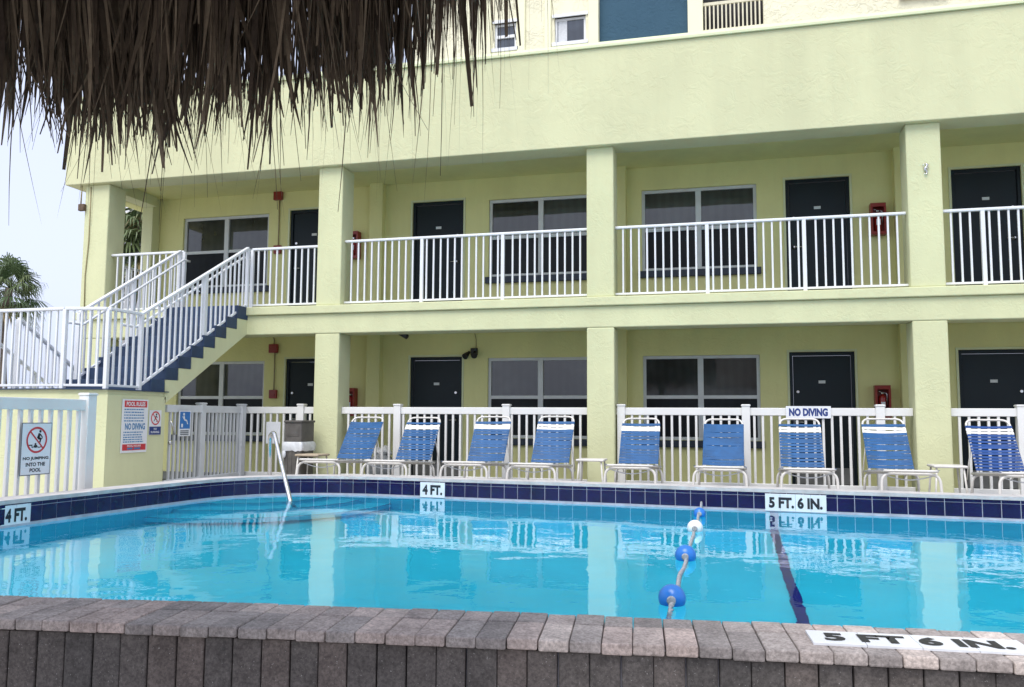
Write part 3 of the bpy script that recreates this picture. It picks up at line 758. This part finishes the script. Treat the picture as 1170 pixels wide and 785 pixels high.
# ------------------------------------------------------------------ signs
# NO DIVING
fr = plane_frame((1.062, FEN - .04, 1.138), (1, 0, 0), (0, 0, 1)); d = MB(); d.box(-.29, .29, -.082, .082, -.004, .002, .0, fr)
o = d.build('no_diving_sign', M['signwhite']); tag(o, 'white sign reading NO DIVING in navy letters on the fence rail', 'sign')
text_mesh('lettering', 'NO DIVING', M['signnavy'], .50, .108, fr @ Matrix.Translation((0, 0, .0035)), o, .055)
# NO JUMPING INTO THE POOL (on the left fence, facing the water)
fr = plane_frame((-5.925, 6.20, .74), (0, 1, 0), (0, 0, 1)); w_, h_ = .335, .46
d = MB(); d.box(-w_ / 2, w_ / 2, -h_ / 2, h_ / 2, -.004, .002, 0, fr); o = d.build('no_jumping_sign', M['signgrey'])
tag(o, 'white sign reading NO JUMPING INTO THE POOL with a red crossed circle', 'sign')
d = MB(); plate(d, fr, -w_ / 2 + .008, w_ / 2 - .008, -h_ / 2 + .008, h_ / 2 - .008, .002, .0032); d.build('face_panel', M['signwhite'], o)
cy = .078
d = MB()                                                      # black pictogram: a figure jumping above a ledge and a swimmer in waves
disc(d, fr, .035, cy + .075, .0125, .0035, .0042, 14)
stroke(d, fr, (.03, cy + .058), (.012, cy + .012), .027, .0041); stroke(d, fr, (.012, cy + .016), (.046, cy + .008), .020, .0041)
stroke(d, fr, (.044, cy + .012), (.034, cy - .022), .016, .0041); stroke(d, fr, (.036, cy + .05), (.062, cy + .022), .011, .0041); stroke(d, fr, (.062, cy + .022), (.05, cy + .006), .009, .0041)
stroke(d, fr, (-.092, cy - .045), (-.045, cy - .045), .010, .0041); stroke(d, fr, (-.05, cy - .045), (-.05, cy - .065), .010, .0041)
disc(d, fr, -.012, cy - .036, .010, .0035, .0042, 12); stroke(d, fr, (-.03, cy - .054), (.008, cy - .052), .016, .0041)
for i in range(7): stroke(d, fr, (-.05 + i * .02, cy - .066 + (i % 2) * .006), (-.03 + i * .02, cy - .066 + ((i + 1) % 2) * .006), .008, .0041)
d.build('pictogram', M['signink'], o)
d = MB(); ring(d, fr, 0, cy, .098, .116, .0046); stroke(d, fr, (-.075, cy + .075), (.075, cy - .075), .014, .0047); d.build('crossed_circle', M['signred'], o)
for i, (t, tw_) in enumerate((('NO JUMPING', .285), ('INTO THE', .215), ('POOL', .125))):
    text_mesh('lettering', t, M['signink'], tw_, .034, fr @ Matrix.Translation((0, -.085 - i * .05, .004)), o, .04)
# POOL RULES board on the stair wall
fr = plane_frame((-7.478, 9.425, .908), (0, 1, 0), (0, 0, 1)); w_, h_ = .49, .69
d = MB(); d.box(-w_ / 2, w_ / 2, -h_ / 2, h_ / 2, -.006, .002, 0, fr); o = d.build('pool_rules_sign', M['signwhite'])
tag(o, 'tall white POOL RULES board with red header and footer on the stair wall', 'sign')
d = MB(); plate(d, fr, -.21, .222, .24, .325, .002, .0032); d.build('header_panel', M['signred'], o)
d = MB(); plate(d, fr, -.22, .225, -.315, -.235, .002, .0032); d.build('footer_panel', M['signred'], o)
text_mesh('lettering', 'POOL RULES', M['signwhite'], .36, .055, fr @ Matrix.Translation((.005, .283, .0042)), o, .03)
text_mesh('lettering', 'POOL HOURS', M['signwhite'], .26, .026, fr @ Matrix.Translation((0, -.258, .0042)), o, .02)
text_mesh('lettering', 'NO DIVING', M['inkcyan'], .38, .085, fr @ Matrix.Translation((.005, -.008, .0036)), o, .03)
d = MB(); rr = random.Random(11)
for y in (.212, .175, .138, .101, .064, -.082, -.116, -.146, -.176, -.206):     # lines of fine print, too small to read
    x = -.21; end = rr.uniform(.13, .21)
    while x < end:
        ww = rr.uniform(.012, .045); stroke(d, fr, (x, y), (min(x + ww, end + .01), y), .014, .0035); x += ww + .009
stroke(d, fr, (-.13, -.292), (-.03, -.292), .022, .0042); stroke(d, fr, (.0, -.292), (.12, -.292), .022, .0042)
d.build('fine_print', M['inkcyan'], o)
# small prohibition sign beside it
fr = plane_frame((-7.478, 9.828, .95), (0, 1, 0), (0, 0, 1))
d = MB(); d.box(-.12, .12, -.165, .165, -.006, .002, 0, fr); o = d.build('no_running_sign', M['signwhite']); tag(o, 'small white and blue prohibition sign right of the POOL RULES board', 'sign')
d = MB(); plate(d, fr, -.118, .118, -.163, -.055, .002, .003); d.build('blue_panel', M['signnavy'], o)
text_mesh('lettering', 'NO', M['signwhite'], None, .028, fr @ Matrix.Translation((0, -.085, .004)), o, .02); text_mesh('lettering', 'RUNNING', M['signwhite'], .17, .03, fr @ Matrix.Translation((0, -.128, .004)), o, .02)
d = MB(); disc(d, fr, .018, .108, .014, .0025, .0034, 12); stroke(d, fr, (.012, .09), (-.005, .05), .02, .0034); stroke(d, fr, (-.005, .052), (.03, .035), .012, .0034); stroke(d, fr, (-.005, .052), (-.035, .015), .012, .0034); stroke(d, fr, (.03, .035), (.022, .008), .010, .0034); stroke(d, fr, (.01, .085), (.04, .065), .009, .0034)
d.build('pictogram', M['signink'], o)
d = MB(); ring(d, fr, 0, .058, .075, .093, .004); stroke(d, fr, (-.058, .116), (.058, 0), .014, .0041); d.build('crossed_circle', M['signred'], o)
# blue pool-lift sign on the gate
fr = plane_frame((-7.465, 10.45, .935), (0, 1, 0), (0, 0, 1))
d = MB(); d.box(-.135, .135, -.18, .18, -.004, .002, 0, fr); o = d.build('pool_lift_sign', M['signwhite']); tag(o, 'small sign with a blue seated figure panel on the gate', 'sign')
d = MB(); plate(d, fr, -.115, .115, -.075, .165, .002, .003); d.build('blue_panel', M['signblue'], o)
d = MB(); disc(d, fr, -.03, .13, .02, .003, .0037, 14); stroke(d, fr, (-.03, .105), (-.01, .045), .028, .0037); stroke(d, fr, (-.01, .05), (.035, .04), .022, .0037); stroke(d, fr, (.035, .045), (.06, -.01), .018, .0037); stroke(d, fr, (-.085, -.03), (-.045, -.03), .05, .0037); stroke(d, fr, (-.06, .1), (-.03, .06), .01, .0037)
d.build('pictogram', M['signwhite'], o)
d = MB(); [stroke(d, fr, (-.1, y), (.09, y), .016, .0036) for y in (-.105, -.13, -.155)]; d.build('fine_print', M['signgrey'], o)
d = MB(); d.box(-7.16, -6.91, FEN - .034, FEN - .022, .61, .955, .003); tag(d.build('notice_board', M['signwhite']), 'blank white panel on the fence left of the wood-look bin', 'notice board')

# ------------------------------------------------------------------ loungers
def make_chair(kind, seed):
    """origin on the deck under the back hinge; +y towards the fence"""
    root = empty('chaise_lounge', '', 'lounge chair', (0, 0, 0), 'blue strap loungers by the fence')
    rr = random.Random(seed); SH = .40; HW = .285; FTY = -1.14; r = .0135
    m = MB(); m.tube(rounded([(-HW, .12, SH), (-HW, FTY, SH + .082), (HW, FTY, SH + .082), (HW, .12, SH)], .13, 6), r, 8); m.tube([(-HW, .12, SH), (HW, .12, SH)], r, 8); m.build('seat_frame', M['chair'], root)
    for y, w_ in ((-1.08, .295), (.02, .30)):
        m = MB(); m.tube(rounded([(-w_ - .015, y - .05 * (1 if y < -.5 else -1), 0), (-w_, y, SH - .005 + (.052 if y < -.5 else 0)), (w_, y, SH - .005 + (.052 if y < -.5 else 0)), (w_ + .015, y - .05 * (1 if y < -.5 else -1), 0)], .11, 6), .016, 8)
        m.build('leg', M['chair'], root)
    m = MB(); m.tube([(-.26, -1.0, SH + .04)] + [(-.26 + .52 * i / 10, -1.0, SH + .03 - .055 * math.sin(math.pi * i / 10)) for i in range(11)], .007, 6); m.build('sagging_strap', M['bag'], root)
    BL = .83; el = R_(50 + rr.uniform(-2.5, 2.5)); B = lambda s_, x, o=0.: Vector((x, s_ * math.cos(el) + o * math.sin(el), SH + .01 + s_ * math.sin(el) - o * math.cos(el)))
    bw = .245
    m = MB(); m.tube(rounded([B(0, -bw), B(BL, -bw), B(BL, bw), B(0, bw)], .10, 6), r, 8); m.tube([B(0, -bw), B(0, bw)], r, 8); m.build('back_frame', M['chair'], root)
    for sg_ in (-1, 1):
        m = MB(); m.tube(rounded([B(.42, sg_ * bw), Vector((sg_ * (bw + .02), .42, SH - .02)), Vector((sg_ * bw, .55, SH - .1))], .03), .008, 6); m.build('back_brace', M['chair'], root)
    blue, wh, tp = MB(), MB(), MB(); pitch = .0468; sw = {'open': .0355, 'gappy': .038}.get(kind, .0425)
    for i in range(15):
        s0 = .035 + i * pitch
        white = kind not in ('plain', 'tight') and i in (12, 13)
        mb = wh if white else (tp if i == 14 else blue)
        sag = rr.uniform(.0, .018); tilt = rr.uniform(-.004, .004); N = 6; th = .0022
        e = r + .003
        w0 = .034 if kind == 'tight' else 0
        ww = (sw + (.004 if kind == 'tight' else 0)) * (.88 if white else 1)
        row = []
        for j in range(N + 1):
            x = -bw + 2 * bw * j / N; dd = sag * math.sin(math.pi * j / N); off = -e + dd
            st_ = tilt * x / bw; row.append((B(s0 + st_, x * (1 + .05 * (j in (0, N))), off), B(s0 + st_ + ww, x * (1 + .05 * (j in (0, N))), off)))
        nv = (B(0, 0, 1) - B(0, 0, 0)) * th
        for (a, b_), (c_, d_) in zip(row, row[1:]):
            mb.prism([a, b_, d_, c_], nv)
        for sgn in (-1, 1):                                  # wraps round the tube
            p = [B(s0, sgn * (bw - .005), -e), B(s0 + ww, sgn * (bw - .005), -e), B(s0 + ww, sgn * (bw + e), -.004), B(s0, sgn * (bw + e), -.004)]
            mb.poly(p); mb.poly([p[3], p[2], B(s0 + ww, sgn * (bw - .005), e), B(s0, sgn * (bw - .005), e)])
    bm_ = M['strapnavy'] if kind == 'open' else M['strap']
    blue.build('back_straps', bm_, root); tp.build('top_strap', bm_, root)
    if kind not in ('plain', 'tight'): wh.build('headrest_straps', M['strapwhite'], root)
    else: wh.bm.free()
    s_ = MB()
    for i in range(22):
        y = .06 - i * .053; z = SH + .012 + .082 * (-y / 1.14 if y < 0 else 0)
        s_.box(-HW - .012, HW + .012, y - .041, y, z, z + .0025)
    s_.build('seat_straps', bm_, root)
    return root
CH = [('plain', -5.22, 'all blue lounger with no white headrest, leftmost in the row beside the tan table'),
      ('gappy', -4.32, 'blue lounger with white headrest straps, second from the left in front of a fence post'),
      ('norm', -3.25, 'blue lounger with white headrest straps, right of the far 4 FT depth marker'),
      ('norm', -2.33, 'blue lounger with white headrest straps just left of the middle pillar'),
      ('norm', -1.155, 'blue lounger with white headrest straps just right of the middle pillar'),
      ('tight', -.07, 'all blue lounger without white straps, right of the middle pillar before the window'),
      ('gappy', .90, 'blue lounger with white headrest straps directly under the NO DIVING sign'),
      ('norm', 1.93, 'blue lounger with white headrest straps between the NO DIVING sign and the white table'),
      ('open', 3.12, 'deeper blue lounger with wide strap gaps, rightmost in the row')]
rr = random.Random(5)
for n_c, (kind, x, lab) in enumerate(CH):
    o = make_chair(kind, n_c + 3); o['label'] = lab; o.location = (x, 11.2 + rr.uniform(-.05, .05), 0); o.rotation_euler.z = R_(rr.uniform(-2.2, 2.2))

# side tables
def make_table(top, label, x):
    o = empty('side_table', label, 'side table', (x, 11.42, 0), 'small side tables by the pillars')
    m = MB(); m.box(-.19, .19, -.19, .19, .462, .492, .012); m.build('table_top', M[top], o)
    for sx in (-1, 1):
        for sy in (-1, 1):
            m = MB(); m.tube([(sx * .15, sy * .15, .465), (sx * .185, sy * .18, 0)], .012, 8); m.build('leg', M['chair'], o)
    return o
make_table('chair', 'small white side table at the foot of the middle pillar', -1.80)
make_table('chair', 'small white side table at the foot of the pillar left of the rightmost lounger', 2.60)
make_table('tabletan', 'small tan topped side table by the bin at the leftmost lounger', -5.97)

# wood-look bin
o = empty('trash_bin', 'dark wood-look trash bin with a white liner bag folded over', 'trash bin', (-6.30, 11.62, 0))
m = MB(); m.box(-.14, .14, -.2, .2, .02, .58, .012)
for k_ in range(4): m.box(-.135 + k_ * .068, -.135 + k_ * .068 + .063, -.207, -.2, .05, .56, .003)
m.build('body', M['bin'], o)
m = MB(); m.box(-.14, .14, -.2, .2, .66, .95, .012); m.box(-.10, .10, -.206, -.2, .75, .90, .004); m.box(-.15, .15, -.215, .215, .95, .985, .01); hd = m.build('hood', M['bin'], o)
m = MB(); m.box(-.08, .08, -.2085, -.2065, .77, .88, .0); m.build('flap', M['bin'], hd)
m = MB()
ringp = []
N = 40
def rect_pt(t, a, b_):
    s_ = t * 4 % 4; k_ = int(s_); f_ = s_ - k_
    return [(-a + 2 * a * f_, -b_), (a, -b_ + 2 * b_ * f_), (a - 2 * a * f_, b_), (-a, b_ - 2 * b_ * f_)][k_]
rr = random.Random(2); rows = []
for z, grow in ((.665, .0), (.64, .018), (.58, .024), (.53, .016)):
    row = []
    for i in range(N):
        x, y = rect_pt(i / N, .14 + grow + rr.uniform(-.006, .008), .2 + grow + rr.uniform(-.006, .008)); row.append(m.bm.verts.new((x, y, z + rr.uniform(-.012, .012) * (z < .6))))
    rows.append(row)
for a, b_ in zip(rows, rows[1:]):
    for i in range(N):
        f = m.face([a[i], a[(i + 1) % N], b_[(i + 1) % N], b_[i]]); f.smooth = True
m.sphere((-.12, -.235, .48), .045, 12, 8, (.7, .5, 1.3)); m.build('liner_bag', M['bag'], o)
# bundle on the walkway behind the fence
o = empty('laundry_bundle', 'grey bundle heaped on the walkway floor behind the second lounger', 'laundry bag', (-5.45, 12.75, .012))
m = MB(); m.sphere((0, 0, .2), .26, 22, 14, (1., .8, 1.0)); rr = random.Random(8)
for v_ in m.bm.verts:
    q = v_.co; v_.co *= 1 + .10 * math.sin(q.x * 19 + q.z * 9) * math.sin(q.y * 14 + q.z * 13); v_.co.z = max(.0, v_.co.z)
m.build('sack', M['bundle'], o)
m = MB(); m.sphere((.03, 0, .47), .13, 18, 10, (1.3, 1, .6))
for v_ in m.bm.verts: v_.co *= 1 + .06 * math.sin(v_.co.x * 40 + v_.co.z * 21)
m.build('folded_towel', M['strap'] if False else M['bag'], o)

# ------------------------------------------------------------------ tower behind
TY = 16.0
tw = empty('hotel_tower', 'taller cream building rising behind the roof with a slate blue panel', 'building', (0, TY, 0))
class TMB(MB):
    def build(s, name, mat, parent=tw, fix=True):
        for v_ in s.bm.verts: v_.co -= Vector((0, TY, 0))
        return MB.build(s, name, mat, parent, fix)
m = TMB(); TZ = 13.
wall_with_holes(m, -6.3, 11.5, 5.9, TZ, [(-4.51, -4.05, 8.56, 9.10), (-3.25, -2.62, 8.55, 9.08), (-2.357, -.624, 8.42, 11.2), (-.334, .789, 8.5, 11.2)], TY, .3)
m.box(-6.3, 11.5, TY + .302, TY + 8, 5.9, TZ); m.build('tower_wall', M['cream'])
m = TMB()
for x0, x1 in ((-4.93, -4.58), (-4.02, -3.86), (-3.45, -3.32), (-2.56, -2.36), (-.62, -.336)): m.box(x0, x1, TY - .05, TY + .02, 8.3 if x0 > -1 else 8.25, TZ - .2, .006)
m.box(-6.3, 11.5, TY - .06, TY + .02, 8.18, 8.40, .006); m.build('wall_band', M['creamtrim'])
m = TMB(); m.box(-2.354, -.627, TY + .10, TY + .2, 8.42, 11.2); m.build('blue_panel', M['panelblue'])
for x0, x1, z0, z1, hung in ((-4.51, -4.05, 8.56, 9.10, 1), (-3.25, -2.62, 8.55, 9.08, 0)):
    m = TMB(); t = .045; y = TY + .05
    m.box(x0 - .05, x1 + .05, TY - .03, y + .05, z1, z1 + .06); m.box(x0 - .05, x1 + .05, TY - .05, y + .05, z0 - .07, z0)
    m.box(x0, x0 + t, y, y + .05, z0, z1); m.box(x1 - t, x1, y, y + .05, z0, z1); m.box(x0 + t, x1 - t, y, y + .05, z1 - t, z1); m.box(x0 + t, x1 - t, y, y + .05, z0, z0 + t)
    if hung: m.box(x0 + t, x1 - t, y - .012, y + .05, (z0 + z1) / 2 - .03, (z0 + z1) / 2 + .03)
    o = m.build('window', M['white'])
    m = TMB(); m.box(x0 + t, x1 - t, y + .03, y + .036, z0 + t, z1 - t); m.build('pane', M['towerglass'], o)
    if not hung:
        m = TMB(); m.box(x0 + .06, x0 + .24, y + .022, y + .028, z0 + t, z1 - t); m.build('curtain', M['bag'], o)
m = TMB(); m.box(-.33, .785, TY + .25, TY + .29, 8.5, 11.2); m.build('screen_back', M['dark'])
m = TMB()
for i in range(15): m.box(-.30 + i * .077, -.30 + i * .077 + .028, TY + .04, TY + .08, 8.5, 9.0)
m.box(-.33, .785, TY + .035, TY + .085, 9.0, 9.06); o = m.build('balcony_screen', M['bronze'])
m = TMB(); m.box(3.15, 3.95, TY - .08, TY - .02, 8.66, 9.6); m.build('white_panel', M['white'])

# ------------------------------------------------------------------ palms and the far building
def palm(label, base, H, crown_r, seed, nf=34, droop=1.):
    rr = random.Random(seed); o = empty('palm_tree', label, 'palm tree', base)
    m = MB(); pts = [(.12 * math.sin(i * .5), .05 * i / 10, H * i / 14) for i in range(15)]
    m.tube(pts, [.2 - .05 * i / 14 + .012 * (i % 2) for i in range(15)], 10); m.build('trunk', M['trunk'], o)
    top = Vector(pts[-1]); c = MB()
    for k_ in range(nf):
        az = k_ * 2.39996 + rr.uniform(-.2, .2); el = R_(80 - 135 * (k_ / nf) + rr.uniform(-8, 8)); d = Vector((math.cos(az) * math.cos(el), math.sin(az) * math.cos(el), math.sin(el)))
        pet = crown_r * rr.uniform(.38, .52); hub = top + d * pet - Vector((0, 0, .12 * crown_r * max(0, 1 - math.sin(el))))
        c.t = rr.uniform(.2, .6) if k_ < nf * .8 else rr.uniform(.75, 1.)
        c.tube([top, top + d * pet * .6, hub], .018, 4)
        side = d.cross(Vector((0, 0, 1))); side = side.normalized() if side.length > .05 else Vector((1, 0, 0)); upv = side.cross(d)
        nl = 30
        for j in range(nl):
            a = R_(-125 + 250 * j / (nl - 1)) + rr.uniform(-.03, .03); ld = (d * math.cos(a) + side * math.sin(a) + upv * .12 * math.cos(a * 2)).normalized()
            L = crown_r * rr.uniform(.48, .64) * (1 - .25 * abs(a) / 2.2); wv = ld.cross(upv).normalized() * .017 * crown_r
            c.t = min(1, max(0, c.t + rr.uniform(-.08, .08)))
            p0 = hub; p1 = hub + ld * L * .5 - Vector((0, 0, .03 * crown_r)); p2 = hub + ld * L * .85 - Vector((0, 0, .16 * crown_r * droop)); p3 = hub + ld * L * .98 - Vector((0, 0, .34 * crown_r * droop))
            v_ = [c.bm.verts.new(q) for q in (p0, p1 - wv, p1 + wv, p2 - wv * .7, p2 + wv * .7, p3)]
            c.face([v_[0], v_[1], v_[2]]); c.face([v_[1], v_[3], v_[4], v_[2]]); c.face([v_[3], v_[5], v_[4]])
    c.build('crown', M['frond'], o, fix=False)
palm('fan palm against the sky at the left edge beyond the stair landing', (-30.7, 30, -.32), 6.95, 1.85, 3, 26)
palm('fan palm seen through the open end of the upper walkway', (-15.6, 20, -.32), 6.3, 1.7, 9, 44)
fb = empty('distant_building', 'pale distant building with a balcony glimpsed behind the walkway palm', 'building', (-36, 42, 0))
m = MB(); m.box(1.15, 2.2, 0, 8, -.32, 16); m.build('wall', M['distwall'], fb)
for z in (12.05, 9.0, 5.95):
    m = MB(); m.box(1.2, 3.05, -1.6, 6, z, z + .62); s_ = m.build('balcony', M['distslab'], fb)
    m = MB(); [m.box(1.25 + i * .15, 1.3 + i * .15, -1.58, -1.54, z + .62, z + 1.5) for i in range(12)]; m.box(1.2, 3.03, -1.6, -1.52, z + 1.5, z + 1.6); m.build('railing', M['white'], s_)

# house across from the motel, behind the viewer: what the windows and the water mirror
hs = empty('beach_house', 'low hip roofed house standing across the deck from the motel', 'house', (2, -26, -.32))
m = MB(); m.box(-9, 7, -8, 0, 0, 3.4); m.build('wall', M['distwall'], hs)
m = MB(); e4 = [(-9.6, -8.6, 3.4), (7.6, -8.6, 3.4), (7.6, .6, 3.4), (-9.6, .6, 3.4)]; r2 = [(-4.5, -4, 6.6), (2.5, -4, 6.6)]
m.poly(e4[::-1]); m.poly([e4[3], e4[2], r2[1], r2[0]]); m.poly([e4[0], e4[1], r2[1], r2[0]]); m.poly([e4[1], e4[2], r2[1]]); m.poly([e4[0], e4[3], r2[0]]); m.box(3.2, 4.6, -5, -3.4, 4, 6.8); m.build('roof', M['shingle'], hs)

# ------------------------------------------------------------------ thatched umbrella over the viewer's left
UC = Vector((-1.985, 1.31)); ZE = 2.95
um = empty('thatched_umbrella', 'large dry palm thatch umbrella with a ragged hanging fringe in the foreground', 'umbrella', (UC.x, UC.y, -.32))
m = MB(); m.tube([(0, 0, 0), (.01, 0, 1.5), (0, 0, 4.1)], [.085, .08, .07], 12); m.build('pole', M['pole'], um)
m = MB()
for k_ in range(10):
    a = 2 * math.pi * k_ / 10; m.tube([(.08 * math.cos(a), .08 * math.sin(a), 4.05), (1.38 * math.cos(a), 1.38 * math.sin(a), ZE + .44)], .028, 6)
m.build('rafters', M['pole'], um)
th = MB(); rr = random.Random(21)
seg = 48; R0 = 1.46
th.t = .1
for k_ in range(seg):                                        # inner mat of the roof
    a, b_ = 2 * math.pi * k_ / seg, 2 * math.pi * (k_ + 1) / seg
    for (ra, za), (rb, zb) in (((.02, 4.2), (.75, 3.72)), ((.75, 3.72), (R0, ZE + .40))):
        th.poly([(ra * math.cos(a), ra * math.sin(a), za), (rb * math.cos(a), rb * math.sin(a), zb), (rb * math.cos(b_), rb * math.sin(b_), zb), (ra * math.cos(b_), ra * math.sin(b_), za)])
def leaf(az, r0, z0, L, w, lean, curl, out, tone):
    """one dry leaflet: leaves the slope outwards and droops to hang"""
    tip = rr.choice((.05, .1, .2, .35, .6)); th.t = tone; er = Vector((math.cos(az), math.sin(az), 0)); et = Vector((-er.y, er.x, 0))
    p = er * r0 + Vector((0, 0, z0)); n_ = 7; pts = []
    for i in range(n_ + 1):
        t = i / n_; pts.append((p + er * (out * (1 - (1 - t) ** 2)) + et * (lean * L * t + curl * L * t * t) - Vector((0, 0, L * (t * .93 + .07 * t * t))), w * (1 - .25 * t) * (1 if t < .72 else (1 - (1 - tip) * (t - .72) / .28))))
    rot = rr.uniform(-.7, .7); wd = et * math.cos(rot) + er * math.sin(rot)
    prev = None
    for q, ww in pts:
        cur = (th.bm.verts.new(q - wd * ww / 2), th.bm.verts.new(q + wd * ww / 2))
        if prev: th.face([prev[0], prev[1], cur[1], cur[0]])
        prev = cur
for k_ in range(2100):
    az = rr.uniform(0, 2 * math.pi); r0 = rr.uniform(1.30, 1.60); z0 = ZE + .32 + (1.5 - r0) * .7 + rr.uniform(-.05, .1)
    base = rr.gauss(0, .06) + .10 * math.sin(az * 9) + .07 * math.sin(az * 23 + 1); bl = min(.84, max(.40, rr.gauss(.69, .12) + .05 * math.sin(az * 14)))
    for j in range(rr.randint(3, 6)):
        leaf(az + rr.uniform(-.03, .03), r0 + rr.uniform(-.01, .01), z0, bl * rr.uniform(.82, 1.12), rr.choice((.006, .010, .014, .020, .028)), base + rr.gauss(0, .06), rr.gauss(0, .06), rr.uniform(.02, .11), min(1, max(0, rr.gauss(.46, .28))))
for k_ in range(560):                                        # loose thin wisps
    leaf(rr.uniform(0, 2 * math.pi), rr.uniform(1.42, 1.64), ZE + .2, rr.uniform(.65, 1.08), rr.uniform(.002, .0055), rr.gauss(0, .08), rr.gauss(0, .09), rr.uniform(.0, .12), rr.uniform(.2, .9))
for k_ in range(2600):                                       # fine frayed leaflets that make the edge ragged
    az = rr.uniform(0, 2 * math.pi)
    leaf(az, rr.uniform(1.36, 1.60), ZE + rr.uniform(.1, .3), rr.uniform(.42, .68) + .05 * math.sin(az * 14), rr.uniform(.003, .008), rr.gauss(0, .07) + .10 * math.sin(az * 9), rr.gauss(0, .07), rr.uniform(.02, .1), min(1, max(0, rr.gauss(.45, .25))))
for k_ in range(60):                                         # paler stray blades on the outside
    leaf(rr.uniform(0, 2 * math.pi), rr.uniform(1.30, 1.5), ZE + .25, rr.uniform(.5, .95), rr.uniform(.008, .016), rr.gauss(0, .3), rr.gauss(0, .2), rr.uniform(-.02, .05), rr.uniform(.85, 1.))
t_ = th.build('thatch', M['thatch'], um, fix=False)

# ------------------------------------------------------------------ camera
cam = bpy.data.cameras.new('Camera'); co = bpy.data.objects.new('Camera', cam); COL.objects.link(co); scene.camera = co
cam.sensor_fit = 'HORIZONTAL'; cam.sensor_width = 36; cam.lens = 960 / 1170 * 36; cam.clip_start = .02; cam.clip_end = 3000
p, r, y = R_(5.10067), R_(-.3186), R_(-14.3798)
f0 = Vector((math.sin(y) * math.cos(p), math.cos(y) * math.cos(p), math.sin(p))); r0 = Vector((math.cos(y), -math.sin(y), 0)); d0 = f0.cross(r0)
rx = r0 * math.cos(r) + d0 * math.sin(r); dn = d0 * math.cos(r) - r0 * math.sin(r); upc = -dn
co.matrix_world = Matrix(((rx.x, upc.x, -f0.x, 0), (rx.y, upc.y, -f0.y, 0), (rx.z, upc.z, -f0.z, 1.03), (0, 0, 0, 1)))

# ------------------------------------------------------------------ light: bright overcast
wd = bpy.data.worlds.new('World'); scene.world = wd; wd.use_nodes = True; nt = wd.node_tree; nt.nodes.clear()
out = nt.nodes.new('ShaderNodeOutputWorld'); bg = nt.nodes.new('ShaderNodeBackground'); sky = nt.nodes.new('ShaderNodeTexSky')
sky.sky_type = 'NISHITA'; sky.sun_disc = False; EL, AZ = R_(58), R_(192)
sky.sun_elevation = EL; sky.sun_rotation = AZ; sky.air_density = 1.; sky.dust_density = 4.; sky.ozone_density = 1.
hsv = nt.nodes.new('ShaderNodeHueSaturation'); hsv.inputs['Saturation'].default_value = .38
nt.links.new(sky.outputs[0], hsv.inputs['Color'])
cl = mix(nt, hsv.outputs[0], (6.6, 7.3, 9.6), .62)
nt.links.new(cl, bg.inputs[0]); bg.inputs[1].default_value = .085; nt.links.new(bg.outputs[0], out.inputs[0])
sl = bpy.data.lights.new('Sun', 'SUN'); sl.energy = 1.35; sl.angle = R_(38); sl.color = (1, .96, .9)
so = bpy.data.objects.new('Sun', sl); COL.objects.link(so)
sd = Vector((math.sin(AZ) * math.cos(EL), math.cos(AZ) * math.cos(EL), math.sin(EL)))
so.rotation_euler = sd.to_track_quat('Z', 'Y').to_euler()

vs = scene.view_settings; vs.view_transform = 'Standard'; vs.look = 'None'; vs.gamma = 1.; vs.use_curve_mapping = False; vs.exposure = .95
scene.render.engine = 'CYCLES'
cy_ = scene.cycles; cy_.use_denoising = True; cy_.max_bounces = 10; cy_.transmission_bounces = 8; cy_.diffuse_bounces = 4; cy_.glossy_bounces = 4
cy_.caustics_refractive = True; cy_.caustics_reflective = True; cy_.sample_clamp_indirect = 8.
